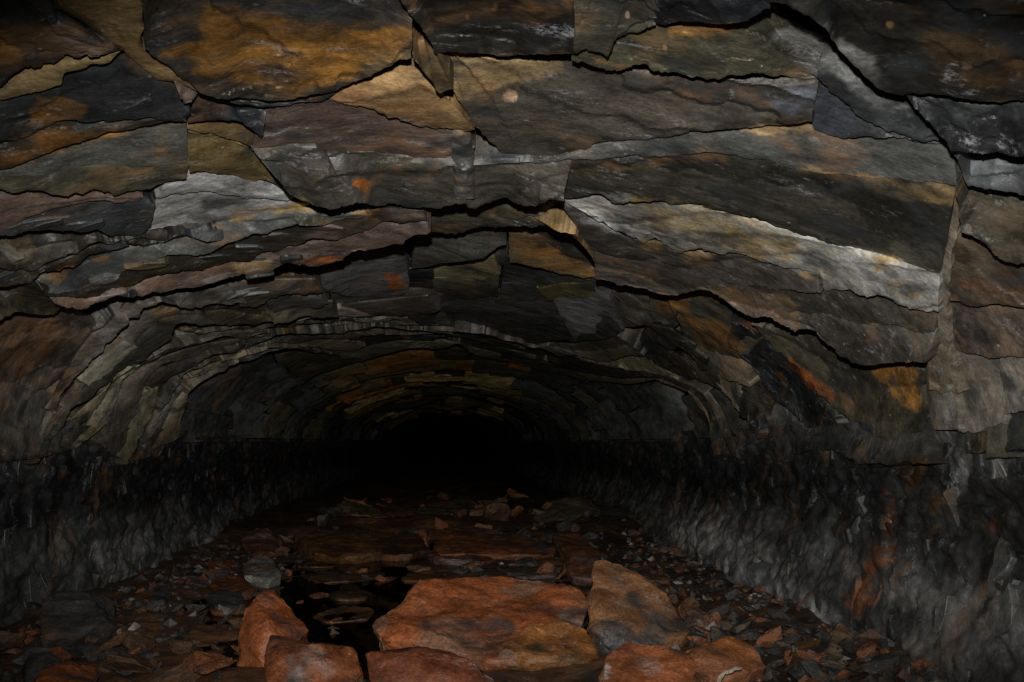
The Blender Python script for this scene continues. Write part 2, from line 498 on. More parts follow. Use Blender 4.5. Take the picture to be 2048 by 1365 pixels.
# mottling of the pale beds: ochre, lead grey and lime
_rm = random.Random(19)
for _ in range(46):
    t_ = _rm.random()
    cx_, cy_ = 1180 + 660 * t_, 425 + 135 * t_ + _rm.uniform(-22, 50)
    mark((cx_, cy_, _rm.uniform(9, 34), _rm.uniform(4, 12), _rm.uniform(-5, 25)), _rm.choice([(.50, .33, .11), (.12, .125, .13), (.20, .19, .18), (.58, .57, .56), (.45, .27, .08), (.09, .09, .09)]), _rm.uniform(.6, 1.1), 8)
for _ in range(22):
    cx_, cy_ = _rm.uniform(320, 610), _rm.uniform(362, 450)
    mark((cx_, cy_, _rm.uniform(7, 26), _rm.uniform(3, 9), _rm.uniform(-8, 12)), _rm.choice([(.50, .33, .11), (.16, .165, .17), (.60, .6, .6), (.24, .24, .24)]), _rm.uniform(.5, 1.0), 7)
# on the walls
mark([(1775, 985), (1792, 1000), (1788, 1090), (1765, 1130), (1745, 1200), (1715, 1235), (1700, 1200), (1738, 1110), (1770, 1060)], (.30, .10, .032), .95, 22)
mark([(1800, 930), (1830, 915), (1862, 920), (1838, 970), (1815, 978)], 'O', .9, 6)
mark((1875, 1000, 12, 22, 0), 'O', .8, 6)
mark([(1330, 1045), (1420, 1035), (1520, 1100), (1620, 1200), (1720, 1270), (1640, 1240), (1520, 1190), (1430, 1130), (1340, 1085)], 'P', .5, 26)
mark([(1780, 1180), (2048, 1120), (2048, 1365), (1850, 1365)], 'P', .30, 40)
mark([(380, 1060), (470, 1040), (475, 1090), (370, 1115)], 'P', .4, 20)
mark([(190, 1090), (330, 1060), (330, 1130), (210, 1200)], 'P', .3, 24)
mark([(0, 915), (300, 885), (470, 885), (480, 1010), (200, 1010), (0, 1060)], 'S', .6, 30)
mark([(1280, 890), (1600, 900), (2048, 930), (2048, 1010), (1650, 1010), (1330, 1010)], 'S', .55, 30)
mark((1995, 942, 14, 20, 0), 'P', .6, 9)
mark((1925, 965, 9, 30, 0), 'P', .7, 6)
mark((1990, 1050, 9, 12, 0), 'R', .7, 4)

# ------------------------------------------------------------------ the setting: bare rock behind the beds
def tunnel_sheet(name, u0, u1, y0, y1, nu, ys, mat, base, fn, kind='structure'):
    u = np.linspace(u0, u1, nu)
    U, Yy = np.meshgrid(u, ys, indexing='ij')
    P0 = section(U, Yy, np.zeros_like(U))
    p = fn(P0, U, Yy)
    P = section(U, Yy, p)
    X, Yp = project(P)
    c = paint(X, Yp, P, base, 900, .45)
    if nu == 130: c = c * WALL_TONE['t'][..., None]
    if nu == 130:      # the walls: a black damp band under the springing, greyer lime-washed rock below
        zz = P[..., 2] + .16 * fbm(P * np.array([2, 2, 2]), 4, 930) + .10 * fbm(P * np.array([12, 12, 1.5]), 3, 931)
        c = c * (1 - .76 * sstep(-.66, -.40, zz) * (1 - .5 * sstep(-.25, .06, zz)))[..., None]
    o = mesh_obj(name, P.reshape(-1, 3), grid_faces(nu, len(ys)), mat, None, c.reshape(-1, 3), sharp=28)
    o['kind'] = kind
    return o

def depth_steps(y0, y1, d0, gr):
    ys = [y0]
    while ys[-1] < y1:
        ys.append(ys[-1] + max(d0, gr * max(ys[-1], 0)))
    return np.array(ys)

def roof_relief(P, U, Y):
    b = -.24 + .05 * fbm(P * np.array([1.2, 1.6, 1.6]), 4, 300)
    # farther in: saw-tooth beds one after another
    wav = Y + .5 * fbm(P * np.array([.9, .25, .9]), 3, 310) + .12 * fbm(P * np.array([4, 1, 4]), 3, 311)
    per = .55
    saw = (wav / per) - np.floor(wav / per)
    far = sstep(10.2, 12.5, Y + 4.3 * (1 - np.clip(np.sin(math.pi * U), 0, 1) ** 1.3))
    return b + far * (.21 + .09 * saw + .05 * fbm(P * np.array([3, 3, 3]), 4, 312))

roof = tunnel_sheet('tunnel_roof', 0, 1, -3, 45, 170, depth_steps(-3, 45, .05, .012), M_ROOF, 'M', roof_relief)

def cells(a, b, seed):
    """broken-rock cells: for each point the nearest jittered seed -> (height hash, tone hash, offset in cell)"""
    ia, ib = np.floor(a).astype(np.int64), np.floor(b).astype(np.int64)
    best = np.full(a.shape, 1e9)
    h1 = np.zeros(a.shape); h2 = np.zeros(a.shape); oa = np.zeros(a.shape); ob = np.zeros(a.shape); ta = np.zeros(a.shape); tb = np.zeros(a.shape)
    z0 = 0 * ia
    for i in (-1, 0, 1):
        for j in (-1, 0, 1):
            ca, cb = ia + i, ib + j
            sa, sb = ca + _h(ca, cb, z0, seed), cb + _h(ca, cb, z0 + 1, seed)
            d = (a - sa) ** 2 + (b - sb) ** 2
            m = d < best
            best = np.where(m, d, best)
            for arr, val in ((h1, _h(ca, cb, z0 + 2, seed)), (h2, _h(ca, cb, z0 + 3, seed)), (oa, a - sa), (ob, b - sb), (ta, _h(ca, cb, z0 + 4, seed) - .5), (tb, _h(ca, cb, z0 + 5, seed) - .5)):
                arr[m] = val[m]
    return h1, h2, np.abs(oa) + np.abs(ob)

WALL_TONE = {}
def wall_relief(P, U, Y):
    z = P[..., 2]
    sgn = np.sign(P[..., 0])
    Q = np.stack([Y, z, sgn], -1)
    wy, wz = .10 * fbm(Q * 2.6, 3, 401), .07 * fbm(Q * 2.6 + 9, 3, 402)
    h1, t1, s1 = cells((Y + wy) / .34 + 50 * sgn, (z + wz) / .19, 41)
    h2, t2, s2 = cells((Y + wy) / .13 + 70 * sgn, (z + wz * 1.4) / .085, 42)
    h3, t3, s3 = cells((Y + wy) / .05 + 90 * sgn, (z + wz * 1.4) / .05, 43)
    bed = (z + wz) * 7
    r = -.040 * s1 - .020 * s2 - .006 * s3 + .05 * fbm(Q * np.array([2.4, 2.4, 1]), 4, 403) + .012 * fbm(Q * np.array([8, 22, 1]), 3, 404) + .018 * (bed - np.floor(bed)) * sstep(-.8, -.1, z) + .02
    WALL_TONE['t'] = (.80 + .4 * t1) * (.84 + .32 * t2)
    lean = np.where(P[..., 0] > 0, .20, .04) * sstep(-.35, -1.0, z)
    return r - .01 + lean

ys_w = np.concatenate([np.linspace(-3, 2.4, 30), depth_steps(2.45, 45, .0125, .0030)])
def wall(name, u0, u1, base):
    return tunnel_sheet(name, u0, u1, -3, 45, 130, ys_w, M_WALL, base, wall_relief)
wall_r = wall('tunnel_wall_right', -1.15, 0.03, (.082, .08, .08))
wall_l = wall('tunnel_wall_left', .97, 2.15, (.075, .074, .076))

# ------------------------------------------------------------------ roof beds
R_ = roof
def S(top, lip, p0, p1, col, **k):
    return slab(top, lip, p0, p1, col, k.pop('parent', R_), **k)

def beds(top, lip, n, p1, col, seed, cuts=False, **k):
    """a thick bed that has parted into n thinner ones, each ending in its own broken ledge"""
    r = np.random.RandomState(seed)
    N = 160
    a, b = resample(top, N), resample(lip, N)
    s_ = np.linspace(0, 1, N)
    lev = [np.zeros(N)]
    for j in range(1, n):
        w = j / n + (.42 / n) * fbm(np.stack([s_ * 6, np.full(N, seed * .7 + j), np.zeros(N)], -1), 3, seed + j) * 1.6
        lev.append(np.clip(w, lev[-1] + .03, .97))
    lev.append(np.ones(N))
    for j in range(n):
        tp = a + (b - a) * lev[j][:, None]
        lp = a + (b - a) * lev[j + 1][:, None]
        c0 = 0
        while c0 < N - 8:
            c1 = min(N - 1, c0 + (r.randint(18, 60) if cuts else N))
            cc = rgb(col) * r.choice([.4, .6, .8, 1., 1.3]) * r.uniform(.85, 1.15) * np.array([r.uniform(.95, 1.2), 1, r.uniform(.75, 1.05)])
            pe = p1 * r.uniform(.35, 1.1) if j < n - 1 else p1 * r.uniform(.8, 1.1)
            S(tp[c0:c1 + 1:3], lp[c0:min(c1 + 4, N):3], pe - .05 - .05 * r.rand(), pe, tuple(cc), ext=12, tuck=.07, **k)
            c0 = c1

# top left
S([(-300, -200), (60, -150), (113, 17), (164, 44), (246, 100)], [(-300, 190), (0, 168), (20, 150), (143, 114), (246, 107)], .00, .05, 'D', ext=0)
S([(85, -150), (113, 17), (164, 44), (246, 106), (308, 161), (347, 162)], [(253, -150), (289, 38), (287, 99), (314, 116), (342, 137), (395, 181)], .035, .06, 'T', jag=3, ext=3, vary=.3, terr=.5, rough=.004, step=.003)
S([(345, 140), (372, 160), (396, 180)], [(360, 196), (370, 206), (384, 203)], .03, .08, 'K', jag=2, ext=2)
S([(-300, 185), (0, 168), (20, 147), (143, 113), (239, 104)], [(-300, 222), (0, 205), (73, 186), (123, 167), (130, 150), (222, 126), (244, 108)], .03, .045, (.40, .28, .13), jag=3, vary=.2, terr=.4)
S([(-300, 222), (0, 205), (73, 186), (123, 167), (130, 150), (222, 126), (246, 108), (308, 161), (345, 165), (372, 205)],
  [(-300, 300), (0, 285), (51, 277), (99, 256), (137, 244), (219, 241), (297, 234), (362, 243), (374, 225)], .02, .06, 'D', jag=3)
S([(-300, 300), (0, 285), (51, 277), (99, 256), (137, 244), (219, 241), (297, 234), (362, 243)],
  [(-300, 350), (0, 338), (44, 328), (147, 287), (219, 267), (284, 253), (335, 241), (372, 242)], .02, .045, 'V', jag=2, terr=.5)
S([(-300, 350), (0, 338), (44, 328), (147, 287), (219, 267), (284, 253), (335, 241), (373, 238)],
  [(-300, 360), (0, 355), (120, 347), (205, 338), (308, 335), (376, 330)], .025, .05, (.105, .103, .088), jag=2)
S([(-300, 362), (0, 355), (120, 347), (205, 338), (308, 335), (376, 325)],
  [(-300, 383), (0, 383), (34, 386), (205, 390), (270, 390), (284, 383), (328, 367), (374, 359)], .035, .075, 'V', jag=4)
S([(276, 380), (330, 366), (374, 358)], [(285, 391), (308, 416), (324, 380), (358, 383), (374, 368)], -.01, .05, 'X', jag=2)
S([(-300, 383), (0, 383), (34, 386), (205, 390), (284, 388)],
  [(-300, 480), (0, 458), (68, 431), (113, 419), (164, 410), (205, 407), (273, 403), (284, 393)], .025, .06, 'K', jag=3)
S([(-300, 480), (0, 458), (68, 431), (113, 419), (205, 407), (273, 403), (310, 412)],
  [(-300, 480), (0, 472), (100, 462), (190, 460), (225, 468), (258, 470), (273, 474), (284, 465), (301, 453), (311, 418)], .03, .075, 'D', jag=3)
# brown middle-left
S([(376, 240), (420, 236), (489, 246), (520, 270)], [(376, 262), (430, 268), (480, 284), (500, 295), (523, 275)], .0, .03, 'T', jag=2, ext=8, terr=.5)
S([(394, 178), (424, 192), (472, 224), (489, 240)], [(374, 244), (420, 243), (470, 246), (490, 250)], .0, .05, 'S', jag=2, ext=10)
S([(472, 218), (506, 212), (530, 217)], [(490, 250), (505, 260), (523, 274), (528, 244)], .02, .06, 'S', jag=2, ext=4)
S([(376, 260), (430, 268), (495, 295)], [(378, 349), (478, 352), (533, 369), (574, 381)], .0, .04, 'Y', jag=3)
S([(340, 352), (378, 347), (478, 350), (533, 367), (574, 378)],
  [(312, 398), (376, 388), (440, 391), (461, 393), (560, 400), (605, 403), (632, 406)], .015, .05, 'P', jag=3, vary=.22, tk=.3)
S([(310, 398), (376, 390), (461, 395), (560, 402), (640, 408)],
  [(296, 457), (400, 455), (440, 450), (500, 440), (580, 430), (640, 424), (700, 424)], .02, .06, 'P', jag=4, vary=.25, tk=.5)
# top centre, hanging low
S([(300, -230), (820, -230)], [(290, -40), (289, 38), (288, 99), (314, 116), (342, 137), (392, 178), (420, 190), (478, 197), (530, 202), (581, 199), (632, 184), (674, 178), (773, 138), (824, 116)], -.02, .085, (.045, .036, .026), jag=3, terr=.6, ext=0)
S([(395, 176), (420, 186), (530, 196), (632, 180), (690, 170)], [(424, 196), (478, 208), (530, 215), (581, 213), (640, 202), (690, 174)], -.01, .08, 'X', jag=2, ext=10)
S([(780, -230), (1150, -230)], [(795, 2), (815, 28), (850, 70), (872, 108), (964, 108), (1033, 106), (1101, 111), (1150, 110)], -.02, .07, (.036, .033, .026), jag=2.5, terr=.6, ext=0)
S([(822, 76), (845, 66), (868, 100)], [(826, 120), (879, 190), (906, 178), (893, 147), (876, 110)], .02, .075, (.13, .095, .05), jag=2, ext=2, terr=.4)
S([(1147, -230), (1330, -230), (1490, -230), (1560, 8), (1652, 60)],
  [(1147, 113), (1180, 130), (1234, 138), (1289, 137), (1313, 150), (1433, 155), (1519, 150), (1587, 160), (1640, 156)], .0, .06, 'V', jag=4, terr=1.2, ext=0)
S([(1150, -230), (1300, -230), (1325, 0)], [(1149, 108), (1172, 98), (1190, 104), (1215, 118), (1235, 78), (1310, 52)], .03, .085, (.06, .052, .036), jag=3, ext=0)
S([(1312, -150), (1380, -200), (1500, -200)], [(1310, 40), (1330, 52), (1400, 44), (1480, 40), (1540, 20)], .03, .10, 'S', jag=3, ext=0)
# ochre wedge and the pinkish bed left of the crack
S([(520, 205), (581, 200), (632, 186), (674, 180), (773, 140), (822, 118), (880, 192), (935, 235)],
  [(505, 297), (560, 292), (632, 290), (655, 308), (674, 314), (742, 306), (828, 314), (890, 318), (950, 300)], .0, .03, 'K', jag=3, terr=1.3)
S([(650, 194), (773, 140), (822, 118), (890, 190)], [(690, 208), (760, 226), (840, 250), (895, 259), (950, 258)], .015, .04, (.27, .15, .07), jag=3)
S([(505, 297), (560, 292), (632, 290), (655, 308), (742, 306), (828, 314), (890, 318), (947, 325), (1142, 318)],
  [(570, 384), (612, 405), (674, 415), (718, 410), (776, 407), (818, 408), (879, 415), (913, 407), (934, 405), (947, 415), (1016, 407), (1070, 410), (1077, 403), (1098, 400), (1126, 402)],
  .01, .14, (.105, .088, .068), jag=4, terr=1.3)
# the long bed right of the crack
S([(874, 104), (964, 108), (1101, 111), (1150, 118), (1234, 138), (1313, 150), (1433, 155), (1587, 160), (1637, 155)],
  [(880, 112), (906, 178), (915, 205), (941, 243), (971, 280), (1005, 311), (1050, 318), (1101, 321), (1142, 311), (1187, 290), (1374, 270), (1485, 255), (1625, 245)],
  .0, .035, (.062, .051, .039), jag=2.5, terr=1.6)
S([(1000, 308), (1101, 318), (1187, 288), (1374, 268), (1485, 253), (1621, 240), (1690, 270), (1785, 268), (1905, 295)],
  [(947, 332), (1050, 326), (1142, 320), (1270, 313), (1374, 310), (1468, 308), (1590, 334), (1700, 352), (1830, 364), (1914, 374)], .018, .038, 'G', jag=2, terr=1.2)
S([(1100, 322), (1270, 313), (1374, 310), (1468, 308), (1590, 334), (1700, 352), (1830, 364), (1914, 374)],
  [(1120, 397), (1197, 393), (1221, 407), (1289, 407), (1360, 406), (1416, 417), (1485, 431), (1560, 453), (1608, 474), (1649, 484), (1690, 501), (1758, 518), (1826, 532), (1878, 546)],
  .022, .06, (.058, .052, .037), jag=3)
# top right beds with deep open joints
S([(1652, 58), (1690, 110), (1720, 150), (1760, 180), (1805, 190), (1840, 220), (1870, 260), (1905, 296)],
  [(1632, 157), (1662, 188), (1724, 232), (1775, 263), (1826, 280), (1888, 288), (1908, 303)], .0, .045, 'D', jag=3)
S([(1630, 158), (1662, 188), (1724, 232), (1775, 263), (1826, 280), (1895, 290)],
  [(1619, 243), (1625, 262), (1655, 273), (1690, 274), (1785, 271), (1890, 294)], .01, .045, (.07, .075, .095), jag=3)
S([(1480, -230), (2460, -230)], [(1485, -10), (1560, 8), (1620, 35), (1652, 60), (1690, 110), (1720, 150), (1760, 180), (1805, 190), (1861, 188), (1943, 204), (2460, 186)],
  .03, .115, (.023, .021, .018), jag=2.5, ext=0)
S([(1780, 176), (1861, 176), (1943, 196), (2460, 176)], [(1800, 190), (1840, 220), (1870, 260), (1902, 301), (1980, 308), (2460, 336)], .03, .14, 'D', jag=3)
S([(1900, 300), (1980, 306), (2460, 330)], [(1912, 320), (1925, 350), (1936, 374), (1980, 376), (2018, 390), (2460, 440)], .0, .12, (.09, .095, .105), jag=3)
S([(1915, 340), (1936, 372), (1980, 374), (2460, 436)], [(1914, 380), (1920, 430), (1925, 464), (1980, 494), (2014, 525), (2460, 590)], .0, .09, (.11, .085, .055), jag=3)

# pale bed with ochre and the beds beneath it
S([(1120, 397), (1197, 393), (1221, 405), (1360, 406), (1485, 431), (1608, 474), (1690, 501), (1826, 532), (1878, 546)],
  [(1185, 440), (1260, 480), (1348, 498), (1399, 501), (1468, 515), (1509, 525), (1608, 539), (1638, 552), (1649, 580), (1707, 585), (1758, 599), (1874, 626)], .03, .075, (.43, .41, .37), jag=5, vary=.35, terr=2.2, tk=.45, step=.010)
S([(1120, 402), (1185, 440), (1260, 480), (1348, 498), (1468, 515), (1509, 525), (1638, 552)],
  [(1180, 505), (1250, 520), (1320, 530), (1348, 550), (1385, 562), (1430, 565), (1520, 572), (1640, 590)], .03, .085, (.085, .07, .058), jag=4)
S([(1450, 545), (1560, 550), (1640, 560), (1707, 585), (1758, 599), (1874, 626)],
  [(1450, 575), (1560, 612), (1600, 628), (1680, 640), (1758, 645), (1800, 655), (1870, 668)], .03, .09, (.08, .07, .056), jag=4, terr=1.4)
S([(1188, 508), (1320, 530), (1385, 562), (1470, 568), (1560, 612), (1600, 628)],
  [(1192, 562), (1255, 570), (1323, 587), (1374, 592), (1399, 587), (1444, 600), (1468, 617), (1519, 636), (1553, 648), (1588, 667)], .04, .15, (.20, .165, .14), jag=4, terr=2, step=.011)
S([(1560, 612), (1600, 628), (1680, 640), (1758, 645), (1870, 668)],
  [(1580, 664), (1632, 665), (1673, 703), (1703, 723), (1748, 732), (1850, 722)], .05, .14, (.085, .073, .06), jag=4, terr=1.4)
# joint face at the right, its catch of light painted into a paler tan
S([(1916, 322), (1905, 420), (1882, 530), (1868, 640), (1856, 690), (1856, 780), (1866, 860)],
  [(1926, 340), (1921, 430), (1905, 520), (1893, 600), (1893, 665), (1910, 720), (1916, 860)], .03, .055, (.30, .25, .195), jag=3, ext=3, vary=.35, tk=.2, rough=.004)
S([(1856, 682), (1880, 680), (1900, 690)], [(1858, 780), (1880, 800), (1915, 785)], .055, .06, (.20, .165, .115), jag=6, ext=2, tk=.8)

# left beds
beds([(-300, 480), (0, 470), (100, 460), (190, 458), (258, 468), (301, 450), (400, 452), (500, 440)],
  [(-300, 600), (0, 580), (31, 570), (58, 568), (82, 549), (103, 541), (133, 535), (161, 517), (185, 505), (212, 501), (273, 494), (350, 482), (440, 470)], 3, .10, (.085, .07, .06), 71, jag=4, terr=1.3, step=.010)
S([(60, 570), (82, 549), (133, 535), (185, 505), (273, 494), (350, 478), (440, 455), (520, 436), (620, 424), (700, 422), (760, 416)],
  [(100, 592), (155, 583), (200, 575), (222, 556), (290, 528), (335, 511), (410, 511), (440, 498), (505, 470), (540, 463), (615, 450), (700, 440), (742, 441), (757, 425), (763, 418)], .03, .11, 'G', jag=3, terr=1.2)
S([(-300, 600), (0, 580), (40, 568)], [(-300, 660), (0, 648), (30, 630), (110, 632), (118, 616), (70, 570)], -.02, .09, 'V', jag=3)
beds([(80, 570), (155, 583), (222, 556), (290, 528), (335, 511), (410, 511), (505, 470), (615, 450), (700, 440), (760, 420), (848, 424)],
  [(112, 612), (171, 616), (260, 588), (284, 595), (328, 588), (386, 581), (410, 574), (455, 560), (485, 549), (506, 556), (533, 552), (564, 536), (575, 528), (632, 535), (674, 529), (708, 508), (811, 488), (838, 470), (860, 466)], 2, .15, (.095, .08, .066), 72, jag=3.5, terr=1.2, step=.010)
S([(835, 424), (900, 416), (1020, 412), (1125, 404)], [(835, 440), (860, 446), (930, 447), (1010, 442), (1060, 430), (1130, 438), (1155, 448)], -.06, .02, 'V', jag=2)
S([(855, 446), (930, 446), (1060, 432)], [(858, 470), (910, 476), (968, 455), (1016, 453), (1108, 459)], -.04, .09, 'B', jag=4)
S([(1060, 430), (1120, 436), (1155, 448)], [(1108, 459), (1150, 470), (1158, 485), (1185, 515), (1197, 545)], -.03, .09, 'T', jag=3, ext=6)

# the recess behind the crown bed
S([(832, 480), (872, 468), (960, 460), (1010, 452)], [(822, 532), (882, 527), (967, 517), (1014, 494)], -.13, -.04, (0.140, 0.140, 0.115), jag=3, terr=.7, tk=.5)
S([(1016, 452), (1108, 458), (1190, 515)], [(1018, 472), (1062, 474), (1112, 500), (1196, 548)], -.15, -.07, (0.084, 0.087, 0.078), jag=3)
S([(1018, 470), (1062, 472), (1112, 498), (1196, 545)], [(1022, 520), (1072, 532), (1157, 555), (1204, 564)], -.13, -.03, (0.182, 0.140, 0.077), jag=3, terr=.6, tk=.5)
S([(800, 490), (826, 530), (882, 525), (967, 515), (1014, 500)], [(815, 560), (870, 556), (935, 548), (1010, 534)], -.17, -.09, (0.056, 0.059, 0.056), jag=3)
S([(868, 556), (920, 540), (992, 524)], [(880, 576), (950, 571), (1000, 548)], -.13, -.05, (0.238, 0.210, 0.119), jag=3, terr=.6, tk=.4)
S([(1008, 524), (1072, 532), (1157, 555), (1204, 562)], [(1003, 582), (1080, 572), (1140, 580), (1204, 584)], -.15, -.06, (0.077, 0.081, 0.077), jag=3)
S([(866, 572), (950, 569), (1000, 550)], [(868, 590), (930, 598), (996, 592)], -.10, -.04, (0.105, 0.098, 0.056), jag=2)
S([(640, 540), (720, 512), (800, 490), (818, 555)], [(630, 582), (700, 594), (782, 597), (818, 590)], -.11, -.02, (0.182, 0.175, 0.175), jag=3, terr=.6, tk=.5)
S([(600, 575), (640, 580), (700, 592), (818, 592)], [(606, 634), (680, 630), (708, 612), (800, 608), (830, 597)], -.10, .0, (0.119, 0.112, 0.084), jag=4)
S([(815, 552), (868, 556)], [(812, 596), (840, 596), (868, 586)], -.12, -.05, 'X', jag=3)
S([(1000, 580), (1080, 570), (1204, 580)], [(990, 606), (1080, 604), (1130, 598), (1200, 594)], -.10, -.03, (0.070, 0.074, 0.070), jag=3)
S([(1085, 590), (1130, 580), (1190, 578)], [(1095, 602), (1140, 596), (1185, 592), (1200, 598)], -.06, -.02, (0.238, 0.196, 0.084), jag=3)
S([(810, 592), (870, 588), (1000, 594), (1100, 602), (1200, 594)], [(815, 640), (870, 655), (960, 665), (1060, 682), (1158, 684), (1240, 664)], -.09, .015, (0.119, 0.120, 0.112), jag=4, terr=1.3)
S([(1105, 602), (1190, 592), (1204, 566)], [(1150, 684), (1160, 666), (1225, 663), (1246, 656)], -.05, .03, (0.238, 0.238, 0.238), jag=3, tk=.5)
S([(1240, 590), (1275, 588), (1297, 592)], [(1246, 654), (1270, 656), (1298, 652)], -.10, -.02, (0.210, 0.189, 0.140), jag=2, terr=.5, tk=.4)
S([(1210, 575), (1323, 588), (1380, 594)], [(1292, 650), (1315, 642), (1345, 660), (1370, 638)], -.12, -.03, (0.168, 0.140, 0.105), jag=3)
S([(1330, 590), (1399, 590), (1470, 618), (1519, 636), (1560, 650)], [(1352, 630), (1372, 676), (1430, 706), (1492, 722), (1505, 700)], -.10, -.01, (0.105, 0.092, 0.063), jag=3)
mark([(900, 600), (990, 594), (998, 645), (950, 642), (905, 615)], (0.336, 0.301, 0.182), .75, 12)
mark([(1100, 684), (1200, 676), (1260, 690), (1340, 745), (1280, 742), (1180, 720)], (0.238, 0.203, 0.098), .85, 9)
mark([(1250, 672), (1310, 668), (1345, 700), (1275, 716)], 'S', .9, 5)
mark([(1250, 643), (1300, 645), (1298, 654), (1250, 654)], 'T', .8, 4)

# rings over the arch, one behind the other (far edge of each, left wall to right wall)
rings = [
    ([(60, 930), (95, 830), (130, 760), (165, 700), (190, 668), (219, 655), (229, 634), (267, 600), (330, 592), (420, 578), (500, 562), (640, 560)],
     [(80, 925), (116, 860), (160, 815), (205, 778), (284, 720), (345, 682), (349, 662), (359, 652), (444, 652), (506, 655), (564, 641), (615, 635), (680, 630)], (.20, .182, .15), .10),
    ([(80, 925), (116, 860), (205, 778), (284, 720), (345, 682), (359, 655), (506, 655), (615, 637), (708, 606), (865, 592)],
     [(185, 880), (205, 850), (232, 812), (253, 758), (294, 723), (352, 703), (400, 690), (440, 676), (520, 664), (600, 652), (674, 640), (740, 646), (800, 640), (870, 652), (920, 655)], (.22, .206, .175), .06),
    ([(185, 880), (232, 812), (253, 758), (294, 723), (400, 690), (520, 664), (674, 640), (800, 640), (920, 655), (990, 676), (1158, 690), (1240, 665)],
     [(262, 930), (285, 877), (308, 819), (321, 768), (345, 747), (369, 737), (440, 712), (520, 690), (590, 668), (674, 671), (762, 659), (845, 662), (927, 668), (980, 676), (1009, 682), (1070, 694), (1091, 690), (1118, 710), (1180, 723), (1228, 734), (1282, 744), (1350, 754)], (.235, .22, .185), .07),
    ([(1280, 700), (1300, 650), (1345, 660), (1390, 690), (1490, 722), (1560, 790)],
     [(1330, 745), (1420, 770), (1460, 800), (1500, 850), (1515, 880)], (.10, .09, .07), .06),
    ([(262, 930), (308, 819), (345, 747), (440, 712), (590, 668), (762, 659), (927, 668), (1070, 694), (1180, 723), (1350, 754), (1430, 800), (1480, 925)],
     [(350, 875), (369, 820), (386, 778), (437, 747), (512, 710), (591, 695), (674, 716), (742, 721), (787, 706), (831, 699), (879, 699), (913, 687), (927, 693), (944, 710), (982, 718), (1050, 731), (1118, 747), (1187, 761), (1255, 768), (1306, 760), (1374, 778), (1410, 830), (1430, 915)], (.245, .23, .195), .07),
]
right_rings = [
    ([(1588, 667), (1632, 668), (1700, 722), (1850, 724)], [(1500, 650), (1560, 720), (1640, 790), (1690, 840), (1740, 880), (1845, 880)], -.09, .03, (.10, .085, .05)),
    ([(1468, 618), (1519, 638), (1588, 667), (1600, 690)], [(1450, 700), (1500, 740), (1560, 800), (1600, 850), (1620, 890), (1690, 890)], -.08, .02, 'D'),
    ([(1480, 700), (1578, 716), (1670, 800)], [(1480, 790), (1540, 840), (1580, 885), (1680, 885)], -.09, .05, (.13, .12, .11)),
    ([(1380, 640), (1450, 700), (1540, 770)], [(1440, 770), (1490, 840), (1530, 890), (1600, 890)], -.09, .03, 'M'),
]
for k, (tp, lp, cc, p1) in enumerate(rings):
    beds(tp, lp, (3, 2, 2, 2, 3)[k], p1, cc, 40 + k, cuts=True, jag=5, terr=1.2, side=5, step=.010)
for tp, lp, p0, p1, cc in right_rings:
    S(tp, lp, p0, p1, cc, jag=5, terr=1.4)

# farther beds: built in the tunnel's own coordinates, breaking up with distance
def far_slab(u0, u1, y0, y1, p0, p1, col, seed):
    nu, ny = max(6, int((u1 - u0) * 110)), 9
    u = np.linspace(u0, u1, nu)
    t = np.linspace(0, 1, ny)
    U, T = np.meshgrid(u, t, indexing='ij')
    edge = fbm(np.stack([u * 22, np.full(nu, seed * .37), np.zeros(nu)], -1), 4, seed) * .16 + np.floor(noise(np.stack([u * 30, np.full(nu, seed * .11), np.zeros(nu)], -1), seed + 1) * 2) * .05
    Y = y0 + (y1 + edge[:, None] - y0) * T
    P0 = section(U, Y, np.zeros_like(U))
    r_, tone = relief(P0, seed, .03, 1.0, .010)
    p = p0 + (p1 - p0) * T - .18 * np.exp(-T * 9) + r_ + .09 * fbm(P0 * np.array([.9, .35, .9]), 2, 640)
    P = section(U, Y, p)
    g = fbm(P0 * np.array([2, 5, 5]), 3, seed + 3)
    c = rgb(col) * np.clip(1 + .6 * g, .4, 1.8)[..., None] * tone[..., None]
    V, CL = P.reshape(-1, 3), c.reshape(-1, 3)
    idx = np.arange(nu * ny).reshape(nu, ny)
    loop = np.concatenate([idx[:, -1], idx[-1, -2::-1], idx[-2::-1, 0], idx[0, 1:-1]])
    R = V[loop]
    n = len(loop)
    V = np.concatenate([V, R, R + outward(R) * .2])
    CL = np.concatenate([CL, CL[loop], CL[loop]])
    i = np.arange(n); j = (i + 1) % n; o0 = nu * ny
    Fc = grid_faces(nu, ny) + np.stack([o0 + i, o0 + j, o0 + n + j, o0 + n + i], -1).tolist()
    mesh_obj('rock_slab', V, Fc, M_ROOF, roof, CL)
rf = random.Random(5)
y = 5.6
kk = 0
def reach(u_): return 5.9 + 4.3 * max(0., math.sin(math.pi * u_)) ** 1.3       # where the traced beds end, nearer at the sides than at the crown
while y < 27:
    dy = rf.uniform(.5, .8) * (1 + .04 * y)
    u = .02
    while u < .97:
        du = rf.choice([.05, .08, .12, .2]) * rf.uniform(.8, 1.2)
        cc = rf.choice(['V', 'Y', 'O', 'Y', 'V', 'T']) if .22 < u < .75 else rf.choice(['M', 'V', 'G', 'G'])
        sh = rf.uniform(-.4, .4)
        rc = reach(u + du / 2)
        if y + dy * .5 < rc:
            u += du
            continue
        far_slab(u - .01, min(u + du, .985), y - .15 + sh, y + dy + sh, -.08, rf.uniform(.0, .06) if y < rc + 1.2 else rf.uniform(.05, .20), tuple(rgb(cc) * rf.uniform(.4, .9) * (1.5 if y < rc + 1.5 else min(4.5, 1. + .15 * y))), 5000 + kk * 7)  # colour lightened with distance to make up for the flash's falloff
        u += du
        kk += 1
    y += dy

